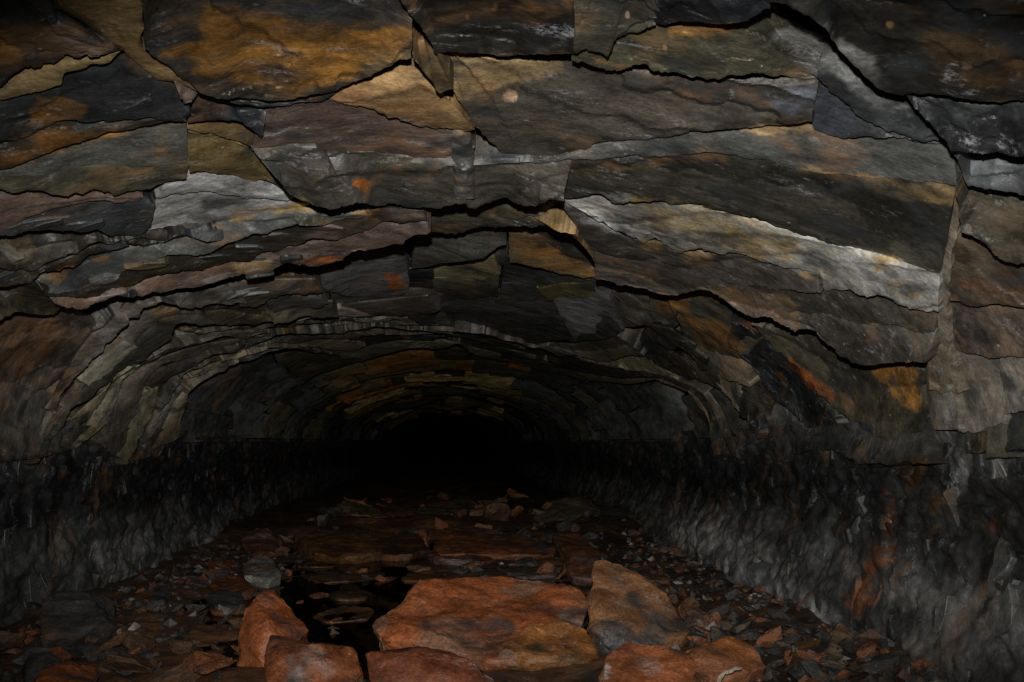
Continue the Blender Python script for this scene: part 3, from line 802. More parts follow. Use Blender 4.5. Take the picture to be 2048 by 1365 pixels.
# ------------------------------------------------------------------ wall blocks
def W_(top, lip, p0, p1, col, par, **k):
    return slab(top, lip, p0, p1, col, par, mat=M_WALL, name='rock_block', **k)
W_([(1912, 470), (1980, 496), (2460, 590)], [(1900, 600), (1980, 610), (2460, 640)], .02, .05, (.15, .11, .075), wall_r, jag=3)
W_([(1896, 590), (1980, 605), (2460, 630)], [(1900, 700), (1960, 712), (2460, 730)], .0, .035, (.17, .13, .10), wall_r, jag=4)
W_([(1900, 700), (1960, 712), (2030, 720)], [(1916, 862), (1960, 858), (2010, 850)], .0, .03, (.17, .15, .12), wall_r, jag=4)
W_([(2000, 716), (2460, 730)], [(2008, 830), (2050, 826), (2460, 835)], .005, .045, (.19, .165, .14), wall_r, jag=4)
W_([(1930, 850), (1975, 850)], [(1930, 905), (1975, 905)], .0, .03, (.075, .068, .05), wall_r, jag=3)
W_([(1975, 840), (2020, 835)], [(1972, 915), (2015, 910)], .01, .03, (.085, .075, .05), wall_r, jag=3)
W_([(2010, 835), (2460, 830)], [(2012, 905), (2460, 930)], .0, .04, 'G', wall_r, jag=4)
W_([(1575, 865), (1700, 868), (1840, 862)], [(1585, 905), (1690, 900), (1850, 908)], -.02, .03, (.15, .15, .145), wall_r, jag=6)
W_([(1700, 885), (1850, 880)], [(1690, 925), (1860, 930)], .0, .06, (.12, .11, .10), wall_r, jag=6)
W_([(-300, 640), (30, 628), (118, 618), (190, 660)], [(-300, 900), (20, 840), (80, 790), (150, 735)], -.05, .03, (.14, .105, .08), wall_l, jag=5)
W_([(-300, 800), (60, 790), (130, 800)], [(-300, 930), (40, 925), (120, 905)], -.02, .04, (.12, .11, .10), wall_l, jag=5)

# loose flakes: thin broken plates still clinging to the roof and walls, each lying on the face behind it
from mathutils.bvhtree import BVHTree
def bvh_of(objs):
    V, Fc = [], []
    for o in objs:
        k = len(V)
        V.extend(v.co[:] for v in o.data.vertices)
        Fc.extend([i + k for i in p.vertices] for p in o.data.polygons)
    return BVHTree.FromPolygons(V, Fc)
def flake(tree, px, py, w, h, thick, col, par, mat, seed, grain=None, name='rock_flake'):
    d = Vector(rays(np.array(float(px)), np.array(float(py)))).normalized()
    loc, nor, _, dist = tree.ray_cast(Vector((0, 0, 0)), d)
    if loc is None or dist > 11: return
    if nor.dot(d) > 0: nor = -nor
    out = Vector(outward(np.array(loc[:])[None])[0])
    nor = (nor * .6 - out * .4).normalized()
    g = Vector(grain or (1, .25, 0))
    ax = (g - nor * g.dot(nor)).normalized()
    ay = nor.cross(ax)
    r = random.Random(seed)
    n = r.randint(6, 9)
    ang = sorted((i + r.uniform(-.38, .38)) * 2 * math.pi / n for i in range(n))
    tx, ty = r.uniform(-.05, .05), r.uniform(-.06, .06)
    V = []
    for lv, (k, hgt) in enumerate(((1.04, -.06), (1.0, thick * .7), (.93, thick))):
        r2 = random.Random(seed + 1)
        for a in ang:
            q = r2.uniform(.62, 1.15) * k
            u, v = w * q * math.cos(a), h * q * math.sin(a)
            V.append(loc + ax * u + ay * v + nor * (hgt + (tx * u + ty * v if lv else 0)))
    Fc = [[l * n + i, l * n + (i + 1) % n, (l + 1) * n + (i + 1) % n, (l + 1) * n + i] for l in (0, 1) for i in range(n)] + [list(range(2 * n, 3 * n))]
    V = np.array([v[:] for v in V])
    c = paint(*project(V), V, col, seed, .25)
    mesh_obj(name, V, Fc, mat, par, c, smooth=False)

tree = bvh_of([o for o in roof.children])
# the drill hole's half barrel in the crown, ribbed and crusted
def half_barrel():
    n, m = 70, 15
    ys_, xs_ = np.linspace(256, 398, n), np.linspace(-1, 1, m)
    cx = np.interp(ys_, [256, 320, 398], [921, 926, 928])
    w = np.interp(ys_, [256, 300, 398], [17, 24, 22])
    D = np.zeros((n, m)); X = np.zeros((n, m)); Y = np.zeros((n, m))
    for i in range(n):
        for j in range(m):
            X[i, j] = cx[i] + xs_[j] * w[i]
            Y[i, j] = ys_[i]
            d = Vector(rays(np.array(X[i, j]), np.array(Y[i, j])))
            h_ = tree.ray_cast(Vector((0, 0, 0)), d.normalized())
            D[i, j] = h_[3] / d.length if h_[0] is not None else D[i - 1, j]
    row = np.minimum(D[:, 0], D[:, -1])
    row = np.convolve(np.pad(row, 9, mode='edge'), np.ones(19) / 19, 'valid')
    prof = np.sqrt(np.clip(1 - xs_ ** 2, 0, 1))
    ribs = .007 * np.sin(ys_ / 27 * math.pi * 2 + .9 * np.sin(ys_ / 31))
    R = rays(X, Y)
    dist = row[:, None] + .03 - prof[None, :] * (.065 + ribs[:, None])
    P = R * dist[..., None]
    P = R * (dist + .03 * fbm(P * 16, 3, 61))[..., None]
    c = paint(X, Y, P, (.075, .073, .07), 60, .5)
    mesh_obj('drill_hole_barrel', P.reshape(-1, 3), grid_faces(n, m), M_ROOF, roof, c.reshape(-1, 3))
half_barrel()
rw = random.Random(11)
for k in range(26):
    px, py = rw.uniform(0, 640), rw.uniform(440, 600)
    sz = rw.uniform(.03, .06)
    c = rw.choice(['D', 'X', 'G', 'M', 'V', 'M', 'D', 'V'])
    flake(tree, px, py, sz * rw.uniform(1.2, 2.4), sz * .6, rw.uniform(.005, .016), tuple(rgb(c) * rw.uniform(.7, 1.1)), roof, M_ROOF, 8100 + k)
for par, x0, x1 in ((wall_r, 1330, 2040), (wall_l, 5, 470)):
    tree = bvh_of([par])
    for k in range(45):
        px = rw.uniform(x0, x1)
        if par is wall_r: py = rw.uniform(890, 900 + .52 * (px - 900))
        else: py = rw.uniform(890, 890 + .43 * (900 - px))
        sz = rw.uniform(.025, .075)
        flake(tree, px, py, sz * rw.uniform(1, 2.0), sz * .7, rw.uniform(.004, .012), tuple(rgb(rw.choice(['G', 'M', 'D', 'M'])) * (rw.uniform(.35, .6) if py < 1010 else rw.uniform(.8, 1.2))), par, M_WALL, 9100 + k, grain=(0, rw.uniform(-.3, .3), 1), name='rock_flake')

# ------------------------------------------------------------------ floor and water
def floor_z(x, y):
    x, y = np.asarray(x, float), np.asarray(y, float)
    q = np.stack([x, y, np.zeros_like(x)], -1)
    r = .05 * fbm(q * 1.1, 3, 500) + .05 * fbm(q * 3.2, 3, 510) + .02 * np.abs(fbm(q * 9, 3, 520))
    e = np.abs(x - XC) / HA
    talus = .03 * sstep(.55, 1.0, e)
    c = -.45 + .25 * np.sin(y * .5)
    ch = -.075 * np.exp(-((x - c) / .75) ** 2) * sstep(3.2, 4.4, y) * (1 - .7 * sstep(8.5, 10, y))
    heap = .10 * sstep(8.2, 9.6, y) * (1 - .5 * sstep(12, 16, y))
    return FLOOR + r + talus + ch + heap
xs = np.linspace(XC - HA - .25, XC + HA + .25, 150)
yf = depth_steps(-3, 45, .03, .008)
XX, YF = np.meshgrid(xs, yf, indexing='ij')
ZZ = floor_z(XX, YF)
PF = np.stack([XX, YF, ZZ], -1)
gf = fbm(PF * 2.2, 4, 530)
cf = rgb((.06, .032, .02)) * np.clip(1 + .8 * gf, .3, 2)[..., None]
silt = np.exp(-((XX + .45) / .9) ** 2) * sstep(3.2, 4.2, YF)
cf = cf * (1 + (np.array([2.6, 2.0, 1.3]) - 1) * silt[..., None])
floor = mesh_obj('tunnel_floor', PF.reshape(-1, 3), grid_faces(len(xs), len(yf), flip=True), M_RUBBLE, None, cf.reshape(-1, 3))
floor['kind'] = 'structure'

mw = bpy.data.materials.new('peaty_water')
mw.use_nodes = True
nt = mw.node_tree
nt.nodes.remove(nt.nodes['Principled BSDF'])
tr = nt.nodes.new('ShaderNodeBsdfTransparent'); tr.inputs[0].default_value = (.74, .56, .38, 1)
gl = nt.nodes.new('ShaderNodeBsdfGlossy'); gl.inputs['Roughness'].default_value = .03
fr = nt.nodes.new('ShaderNodeFresnel'); fr.inputs[0].default_value = 1.33
mxs = nt.nodes.new('ShaderNodeMixShader')
wn = nt.nodes.new('ShaderNodeTexNoise'); wn.inputs['Scale'].default_value = 9; wn.inputs['Detail'].default_value = 3
wb = nt.nodes.new('ShaderNodeBump'); wb.inputs['Strength'].default_value = .12; wb.inputs['Distance'].default_value = .02
nt.links.new(wn.outputs['Fac'], wb.inputs['Height'])
nt.links.new(wb.outputs[0], gl.inputs['Normal']); nt.links.new(wb.outputs[0], fr.inputs['Normal'])
nt.links.new(fr.outputs[0], mxs.inputs[0]); nt.links.new(tr.outputs[0], mxs.inputs[1]); nt.links.new(gl.outputs[0], mxs.inputs[2])
nt.links.new(mxs.outputs[0], nt.nodes['Material Output'].inputs['Surface'])
xw = np.linspace(-1.7, 1.1, 30); yw = np.linspace(3.0, 9.6, 60)
WX, WY = np.meshgrid(xw, yw, indexing='ij')
water = mesh_obj('pool_water', np.stack([WX, WY, np.full_like(WX, -1.008)], -1).reshape(-1, 3), grid_faces(30, 60, flip=True), mw)
water['kind'] = 'structure'

# ------------------------------------------------------------------ loose rocks
def rock_mesh(name, pts, mat, base, alt=None, seed=0, bev=.006, cell=.035, amp=.010, altk=.5, spots=()):
    bm = bmesh.new()
    for p in pts: bm.verts.new(p)
    r = bmesh.ops.convex_hull(bm, input=bm.verts)
    bmesh.ops.delete(bm, geom=list({g for g in r['geom_interior'] + r['geom_unused'] if isinstance(g, bmesh.types.BMVert)}), context='VERTS')
    bmesh.ops.dissolve_limit(bm, angle_limit=math.radians(7), verts=bm.verts, edges=bm.edges)
    bmesh.ops.bevel(bm, geom=bm.edges[:], offset=bev, segments=2, affect='EDGES', profile=.6, clamp_overlap=True)
    bmesh.ops.triangulate(bm, faces=bm.faces[:])
    for _ in range(6):
        es = [e for e in bm.edges if e.calc_length() > cell]
        if not es or len(bm.verts) > 9000: break
        bmesh.ops.subdivide_edges(bm, edges=es, cuts=1)
        bmesh.ops.triangulate(bm, faces=[f for f in bm.faces if len(f.verts) > 3])
    bm.normal_update()
    P = np.array([v.co[:] for v in bm.verts])
    Nn = np.array([v.normal[:] for v in bm.verts])
    rk = np.random.RandomState(seed + 500)
    ctr = P.mean(0)
    for _ in range(9):
        nk = rk.normal(0, 1, 3); nk /= np.linalg.norm(nk)
        pr = (P - ctr) @ nk
        h_ = pr.max() * rk.uniform(.80, .95)
        P = P - nk * np.maximum(pr - h_, 0)[:, None] * .9
    d = amp * (1.0 * fbm(P * 5, 4, seed) + .5 * fbm(P * 26, 3, seed + 1))
    q = fbm(P * np.array([4, 4, 12]), 3, seed + 2) * 5
    d = d + amp * .7 * (np.floor(q) + sstep(.4, .6, q - np.floor(q)))
    for v, q_, n_, dd in zip(bm.verts, P, Nn, d):
        v.co = Vector(q_ + n_ * dd)
    me = bpy.data.meshes.new(name)
    bm.to_mesh(me)
    bm.free()
    g = fbm(P * np.array([4, 4, 4]), 4, seed + 5)
    c = rgb(base) * np.clip(1 + .45 * g + .3 * fbm(P * 18, 3, seed + 6), .35, 1.8)[:, None]
    if alt is not None:
        w = altk * sstep(.05, .35, fbm(P * np.array([3.5, 3.5, 5]), 4, seed + 7))
        c = c * (1 - w[:, None]) + rgb(alt) * w[:, None]
    for (sx, sy, sz, rad, scol, kk_) in spots:
        dd = np.sqrt(((P - np.array([sx, sy, sz])) ** 2).sum(1)) / rad + 1.1 * fbm(P * 16, 5, 3, .65)
        w = kk_ * (1 - sstep(.62, .95, dd))
        c = c * (1 - w[:, None]) + rgb(scol) * w[:, None]
    a = me.color_attributes.new('Col', 'FLOAT_COLOR', 'POINT')
    a.data.foreach_set('color', np.concatenate([c, np.ones((len(c), 1))], 1).astype(np.float32).ravel())
    me.materials.append(mat)
    me.polygons.foreach_set('use_smooth', [True] * len(me.polygons))
    me.set_sharp_from_angle(angle=math.radians(26))
    return me

def rock(label, front, dist, back, base, alt=None, zf=.965, drop=.12, name='boulder', cat='boulder', seed=0, group=None, mat=None, spots=(), altk=.7, **k):
    """front: (x, y, dist) corners seen in the photograph; back: depth added behind; drop: bedded into the rubble"""
    pts = []
    for q in front:
        d = q[2] if len(q) > 2 else dist
        pts.append(at(q[0], q[1], d))
    low = min(pts, key=lambda p: p.z / p.y)
    k_ = min(1.45, max(.9, -zf / low.z))
    pts = [p * k_ for p in pts]
    cx = sum((p for p in pts), Vector()) / len(pts)
    lo = min(p.z for p in pts)
    extra = []
    rj = random.Random(seed)
    for p in pts:
        e = Vector((cx.x + (p.x - cx.x) * rj.uniform(.45, .8), p.y + back * rj.uniform(.6, 1.3), p.z - rj.uniform(.25, .6) * (p.z - lo) - .02))
        extra.append(e)
    if drop:
        for p in pts:
            if p.z < lo + .10:
                extra.append(Vector((cx.x + (p.x - cx.x) * .95, p.y + .06, p.z - drop)))
    sp = [(*(at(sx, sy, sd) * k_), r_, c_, kk_) for (sx, sy, sd, r_, c_, kk_) in spots]
    pts = pts + extra
    org = Vector((cx.x, cx.y, lo))
    pts = [p - org for p in pts]
    sp = [(a - org.x, b - org.y, c - org.z, r_, cc, kk_) for (a, b, c, r_, cc, kk_) in sp]
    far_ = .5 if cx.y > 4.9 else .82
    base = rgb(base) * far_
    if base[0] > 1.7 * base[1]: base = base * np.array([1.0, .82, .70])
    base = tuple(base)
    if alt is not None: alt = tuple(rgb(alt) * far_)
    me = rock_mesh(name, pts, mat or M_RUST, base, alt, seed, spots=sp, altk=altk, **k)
    o = bpy.data.objects.new(name, me)
    COL.objects.link(o)
    o.location = org
    o['label'] = label
    o['category'] = cat
    o['kind'] = 'thing'
    if group: o['group'] = group
    return o

OR_, RD, TN = (.37, .128, .048), (.24, .075, .03), (.30, .20, .10)
rock('big flat orange boulder with a pitted sloping top in the middle foreground',
     [(740, 1224, 3.95), (768, 1211, 4.0), (850, 1172, 4.2), (922, 1156, 4.3), (1002, 1151, 4.35), (1032, 1172, 4.3), (1150, 1176, 4.25), (1178, 1202, 4.1), (1185, 1290, 3.75),
      (1110, 1322, 3.6), (985, 1322, 3.6), (830, 1288, 3.75), (800, 1268, 3.82), (748, 1276, 3.86)], 4, .12, OR_, (.22, .14, .09), seed=21, drop=.2,
     spots=[(985, 1290, 3.7, .06, 'X', .7), (1150, 1240, 3.95, .10, (.3, .22, .18), .6)], amp=.011, bev=.006)
rock('ochre slab with a dark mossy stain lying against the big orange boulder',
     [(1020, 1270, 3.6), (1060, 1246, 3.68), (1130, 1248, 3.7), (1195, 1270, 3.62), (1215, 1300, 3.5), (1200, 1318, 3.45), (1090, 1326, 3.44), (1000, 1312, 3.46)], 3.5, .08, (.30, .135, .04), (.09, .06, .03), seed=22, name='stone_slab', cat='stone slab', drop=.18,
     spots=[(1075, 1288, 3.5, .07, (.03, .03, .02), .95), (1140, 1280, 3.55, .06, (.13, .05, .02), .8)])
rock('dark red angular rock in front of the big orange boulder',
     [(735, 1300, 3.5), (800, 1288, 3.56), (835, 1292, 3.55), (960, 1322, 3.45), (1010, 1340, 3.4), (1010, 1400, 3.3), (760, 1400, 3.3), (730, 1340, 3.42)], 3.4, .1, (.19, .065, .03), (.30, .2, .17), seed=23, drop=.05, altk=.6)
rock('orange pointed boulder with grey streaks, left of the dark pool',
     [(505, 1180, 3.9), (545, 1188, 3.95), (575, 1212, 3.9), (618, 1248, 3.85), (620, 1258, 3.8), (470, 1292, 3.62), (468, 1312, 3.6), (560, 1328, 3.5), (480, 1230, 3.75), (535, 1238, 3.62)], 3.7, .15, OR_, (.20, .17, .16), seed=24, drop=.15, altk=.7)
rock('low red boulder patched with white crust in the left foreground',
     [(540, 1262, 3.7), (600, 1266, 3.75), (745, 1302, 3.62), (735, 1345, 3.5), (690, 1400, 3.35), (540, 1400, 3.3), (525, 1330, 3.45), (570, 1310, 3.45), (625, 1300, 3.5)], 3.5, .1, (.30, .11, .045), (.22, .08, .04), seed=25, drop=.05,
     spots=[(628, 1305, 3.5, .06, (.30, .22, .18), .5), (655, 1335, 3.45, .05, (.3, .2, .16), .45), (590, 1350, 3.4, .05, (.4, .33, .3), .6)])
rock('upright leaning stone slab, grey and orange, right of the big orange boulder',
     [(1182, 1165, 3.95), (1190, 1122, 4.1), (1236, 1122, 4.15), (1272, 1146, 4.1), (1336, 1188, 4.0), (1374, 1245, 3.85), (1388, 1268, 3.8), (1330, 1284, 3.72), (1220, 1295, 3.62), (1178, 1266, 3.7)], 3.9, .1, (.26, .145, .075), (.10, .09, .085), seed=26, name='stone_slab', cat='stone slab', drop=.15, altk=.85)
rock('smooth orange boulder with a saddle-shaped top at the bottom right',
     [(1380, 1302, 3.5), (1410, 1276, 3.62), (1470, 1266, 3.68), (1502, 1290, 3.6), (1538, 1332, 3.45), (1500, 1346, 3.4), (1430, 1352, 3.38), (1350, 1380, 3.32), (1310, 1340, 3.42)], 3.5, .1, (.42, .17, .06), (.34, .14, .08), seed=27, drop=.12, amp=.008, bev=.012)
rock('orange boulder with a purplish crusted left end at the bottom edge',
     [(1188, 1345, 3.4), (1215, 1290, 3.55), (1252, 1274, 3.6), (1312, 1286, 3.56), (1378, 1304, 3.5), (1400, 1330, 3.42), (1370, 1400, 3.28), (1195, 1400, 3.28)], 3.5, .1, (.36, .14, .06), (.27, .12, .09), seed=28, drop=.05, amp=.009, bev=.01,
     spots=[(1205, 1345, 3.42, .05, (.5, .46, .44), .7), (1240, 1300, 3.55, .07, (.2, .06, .035), .8), (1300, 1330, 3.45, .07, (.42, .26, .22), .5)])
rock('tan grey boulder by the right wall at the back of the rubble',
     [(1045, 1052, 9.0), (1110, 1002, 9.4), (1150, 996, 9.6), (1190, 1002, 9.5), (1212, 1016, 9.2), (1192, 1050, 8.7), (1130, 1062, 8.4)], 9, .5, (.24, .19, .12), (.12, .11, .08), seed=29)
rock('dark boulder in the shade beside the right wall foot',
     [(1200, 1020, 9.0), (1245, 1008, 9.2), (1285, 1022, 9.0), (1292, 1055, 8.6), (1240, 1068, 8.3), (1195, 1055, 8.5)], 9, .5, (.06, .055, .045), None, seed=30, mat=M_RUBBLE)
rock('long orange slab with a mossy dark patch across the middle of the stream',
     [(868, 1092, 7.2), (890, 1056, 7.7), (932, 1051, 7.9), (968, 1078, 7.6), (1090, 1082, 7.5), (1114, 1094, 7.3), (1110, 1112, 7.0), (960, 1104, 7.0), (880, 1108, 6.9)], 7.3, .3, (.33, .13, .05), (.08, .05, .03), seed=31, name='stone_slab', cat='stone slab',
     spots=[(1010, 1072, 7.7, .3, (.05, .045, .03), .7)])
rock('dark slab top behind the long orange slab',
     [(940, 1058, 8.3), (1000, 1046, 8.8), (1080, 1050, 8.7), (1115, 1072, 8.2), (1040, 1084, 7.9), (960, 1080, 8.0)], 8, .3, (.08, .055, .03), (.20, .09, .03), seed=32, name='stone_slab', cat='stone slab')
rock('red-brown slab with a pale edge below the long orange slab',
     [(852, 1104, 6.6), (880, 1090, 6.8), (970, 1100, 6.7), (1000, 1116, 6.4), (960, 1126, 6.25), (860, 1120, 6.3)], 6.5, .25, (.21, .085, .04), (.32, .22, .2), seed=33, name='stone_slab', cat='stone slab')
rock('brown slab leaning beyond the upright grey and orange slab',
     [(1100, 1064, 7.0), (1160, 1066, 7.1), (1200, 1098, 6.7), (1205, 1130, 6.2), (1160, 1128, 6.2), (1128, 1105, 6.5)], 6.7, .25, (.24, .11, .05), (.09, .08, .07), seed=34, name='stone_slab', cat='stone slab')
rock('small pink-orange block behind the upright grey and orange slab',
     [(1130, 1120, 5.9), (1180, 1108, 6.0), (1205, 1125, 5.8), (1200, 1160, 5.5), (1145, 1158, 5.5)], 5.8, .2, (.32, .15, .09), (.14, .11, .1), seed=35)
rock('angular tan block standing on end at the back of the stream',
     [(668, 1040, 9.2), (674, 1010, 9.4), (690, 1000, 9.8), (722, 1008, 10.0), (800, 1034, 9.6), (812, 1040, 9.3), (740, 1036, 9.0), (690, 1040, 8.9)], 9.4, .3, (.34, .23, .10), (.07, .06, .05), seed=36, altk=.6)
rock('grey brown slab next to the tan block at the back of the stream',
     [(812, 1030, 9.6), (850, 1012, 10.0), (905, 1000, 10.3), (940, 998, 10.4), (948, 1020, 10.0), (920, 1034, 9.5), (850, 1040, 9.3)], 9.7, .4, (.19, .145, .08), (.09, .085, .07), seed=37, name='stone_slab', cat='stone slab')
rock('flat brown slab half under water at the left of the stream',
     [(575, 1075, 7.7), (640, 1060, 8.0), (690, 1066, 7.9), (775, 1080, 7.6), (760, 1105, 7.0), (690, 1120, 6.8), (620, 1104, 7.0)], 7.5, .3, (.22, .12, .04), (.30, .13, .05), seed=38, name='stone_slab', cat='stone slab')
rock('wedge-shaped brown slab half under water in the middle of the stream',
     [(765, 1082, 7.6), (800, 1064, 8.0), (850, 1070, 7.9), (870, 1100, 7.2), (820, 1110, 6.9), (740, 1118, 6.75)], 7.4, .3, (.16, .075, .03), (.08, .05, .03), seed=39, name='stone_slab', cat='stone slab')
rock('dark low slab at the far left edge of the stream',
     [(540, 1020, 9.8), (600, 1008, 10.2), (660, 1016, 10.0), (670, 1034, 9.4), (600, 1044, 9.2), (545, 1038, 9.3)], 9.6, .4, (.06, .058, .055), None, seed=40, name='stone_slab', cat='stone slab', mat=M_RUBBLE)
rock('blackish slab below the angular tan block',
     [(590, 1050, 8.7), (660, 1040, 9.0), (760, 1046, 8.9), (770, 1062, 8.4), (680, 1064, 8.2), (600, 1062, 8.2)], 8.6, .3, (.05, .048, .045), None, seed=41, name='stone_slab', cat='stone slab', mat=M_RUBBLE)
rock('orange stone by the left wall foot, behind the pointed boulder',
     [(418, 1170, 4.9), (430, 1150, 5.1), (470, 1146, 5.2), (498, 1166, 5.0), (500, 1186, 4.75), (440, 1196, 4.6)], 4.9, .2, (.36, .13, .05), (.25, .1, .05), seed=42, name='stone', cat='stone')
rock('small square orange stone against the left wall foot',
     [(415, 1122, 5.9), (460, 1117, 6.0), (470, 1132, 5.8), (462, 1144, 5.6), (415, 1140, 5.65)], 5.8, .2, (.34, .125, .05), None, seed=43, name='stone', cat='stone')
rock('white-crusted stone at the left edge of the dark pool',
     [(490, 1125, 5.6), (512, 1108, 5.8), (540, 1118, 5.7), (560, 1150, 5.3), (520, 1170, 5.1), (485, 1155, 5.2)], 5.5, .2, (.42, .38, .34), (.26, .15, .1), seed=44, name='stone', cat='stone')
rock('pinkish stone with a white-crusted end at the stream bank',
     [(485, 1078, 6.8), (510, 1056, 7.1), (530, 1058, 7.1), (562, 1085, 6.8), (565, 1108, 6.4), (520, 1115, 6.2), (490, 1100, 6.5)], 6.7, .25, (.30, .14, .09), (.4, .36, .33), seed=45, name='stone', cat='stone')
rock('dark upright rounded rock against the left wall',
     [(84, 1200, 3.9), (110, 1186, 4.0), (162, 1184, 4.0), (196, 1214, 3.85), (236, 1278, 3.6), (200, 1318, 3.4), (110, 1322, 3.4), (80, 1290, 3.5)], 3.8, .25, (.085, .075, .07), (.16, .06, .03), seed=46, mat=M_RUBBLE, bev=.03, altk=.6)
rock('rounded orange rock cut off by the bottom left edge',
     [(55, 1350, 3.4), (90, 1334, 3.5), (150, 1338, 3.5), (185, 1362, 3.4), (180, 1420, 3.2), (50, 1420, 3.2)], 3.4, .2, (.34, .125, .045), (.2, .08, .04), seed=47, drop=.05, bev=.03)
rock('square brown block near the left wall, left of the grey stone',
     [(222, 1176, 4.5), (260, 1168, 4.6), (298, 1176, 4.5), (296, 1206, 4.2), (250, 1216, 4.1), (225, 1205, 4.2)], 4.4, .15, (.19, .085, .03), (.09, .05, .03), seed=48, name='stone', cat='stone')
rock('grey lens-shaped stone beside the square brown block',
     [(292, 1215, 4.05), (305, 1186, 4.3), (330, 1180, 4.35), (326, 1205, 4.1), (305, 1224, 3.95)], 4.2, .12, (.15, .15, .15), None, seed=49, name='stone', cat='stone', mat=M_RUBBLE)
rock('pale-edged dark stone between the orange stones on the left bank',
     [(410, 1196, 4.4), (440, 1180, 4.55), (480, 1190, 4.5), (490, 1212, 4.25), (440, 1222, 4.1)], 4.4, .15, (.12, .11, .105), (.33, .29, .26), seed=50, name='stone', cat='stone', mat=M_RUBBLE)
rock('pink-grey stone with red underside near the left wall',
     [(345, 1160, 4.9), (380, 1148, 5.1), (412, 1152, 5.1), (415, 1172, 4.8), (370, 1180, 4.65)], 4.9, .15, (.28, .19, .15), None, seed=51, name='stone', cat='stone')
rock('orange angular stone right of the upright slab, by the right wall',
     [(1408, 1218, 4.15), (1430, 1195, 4.4), (1460, 1188, 4.5), (1475, 1202, 4.3), (1455, 1222, 4.05)], 4.3, .12, (.34, .14, .05), (.12, .09, .07), seed=52, name='stone', cat='stone')
rock('tall orange sliver leaning on the upright slab',
     [(1360, 1195, 4.3), (1385, 1210, 4.2), (1420, 1232, 4.05), (1432, 1250, 3.95), (1400, 1245, 3.95), (1372, 1225, 4.1)], 4.1, .08, (.31, .14, .07), (.14, .11, .1), seed=53, name='stone', cat='stone')
rock('brown square stone behind the upright slab, nearer the right wall',
     [(1302, 1150, 5.1), (1330, 1138, 5.3), (1342, 1160, 5.0), (1336, 1180, 4.75), (1312, 1176, 4.8)], 5, .12, (.28, .16, .06), None, seed=54, name='stone', cat='stone')
rock('grey tan upright chip at the foot of the right wall',
     [(1668, 1262, 3.8), (1685, 1250, 3.9), (1702, 1262, 3.85), (1710, 1310, 3.55), (1690, 1335, 3.4), (1655, 1345, 3.35), (1640, 1330, 3.42)], 3.6, .08, (.20, .15, .10), (.27, .11, .05), seed=55, name='stone', cat='stone', bev=.008)
rock('black wedge-shaped rock between wall and rubble at bottom right',
     [(1760, 1315, 3.45), (1800, 1298, 3.55), (1828, 1302, 3.55), (1815, 1345, 3.35), (1770, 1360, 3.3)], 3.4, .12, (.05, .048, .045), None, seed=56, name='stone', cat='stone', mat=M_RUBBLE)

for i_, (lab_, fr_, cl_) in enumerate([
    ('thin brown slab lying awash, nearest the pointed orange boulder', [(620, 1232), (680, 1214), (745, 1220), (738, 1240), (650, 1246)], (.20, .095, .035)),
    ('small brown slab awash in the dark pool left of the big boulder', [(660, 1190), (700, 1180), (742, 1188), (730, 1200), (672, 1200)], (.22, .11, .04)),
    ('long dark brown slab awash across the dark pool', [(590, 1150), (680, 1138), (770, 1146), (760, 1160), (640, 1166)], (.17, .085, .03)),
    ('ochre slab awash just behind the big flat orange boulder', [(795, 1160), (840, 1142), (900, 1140), (920, 1150), (850, 1166)], (.25, .13, .045)),
    ('narrow ochre slab awash at the back of the dark pool', [(585, 1128), (640, 1120), (690, 1124), (680, 1134), (600, 1136)], (.22, .12, .035)),
    ('white-crusted slab behind the big flat orange boulder', [(985, 1142), (1010, 1126), (1060, 1120), (1110, 1128), (1130, 1150), (1060, 1160)], (.30, .24, .21)),
    ('dark red slab awash between the two long stream slabs', [(800, 1128), (850, 1118), (930, 1124), (940, 1138), (860, 1142)], (.15, .06, .03)),
]):
    fd = [(x_, y_, 1.03 * F / (y_ - VY)) for (x_, y_) in fr_]
    rock(lab_, fd, 5, .05, cl_, (.07, .045, .03), name='stone_slab', cat='stone slab', seed=60 + i_, drop=.06, amp=.008, zf=.998)

# pale crusted root poking from under the saddle-topped boulder
def root():
    pl = [(1436, 1372, 3.30), (1440, 1356, 3.32), (1450, 1345, 3.33), (1460, 1344, 3.33), (1470, 1338, 3.34), (1482, 1337, 3.35)]
    pts = [at(*q) for q in pl]
    org = pts[0].copy()
    V, Fc = [], []
    n = 8
    rr = random.Random(3)
    fine = []
    for a, b in zip(pts, pts[1:]):
        for k in range(3): fine.append(a.lerp(b, k / 3))
    fine.append(pts[-1])
    for i, p in enumerate(fine):
        r = .009 * (1 - .45 * i / len(fine)) * rr.uniform(.75, 1.25)
        for k in range(n):
            a = 2 * math.pi * k / n
            V.append(tuple(p - org + Vector((math.cos(a) * r, .4 * math.sin(a) * r, math.sin(a) * r))))
    for i in range(len(fine) - 1):
        for k in range(n):
            Fc.append([i * n + k, i * n + (k + 1) % n, (i + 1) * n + (k + 1) % n, (i + 1) * n + k])
    o = mesh_obj('root', V, Fc, M_RUST, None, np.tile(np.array([.40, .33, .25]), (len(V), 1)))
    o.location = org
    o['label'] = 'short pale crusty root curling below the saddle-topped orange boulder'
    o['category'] = 'root'
root()

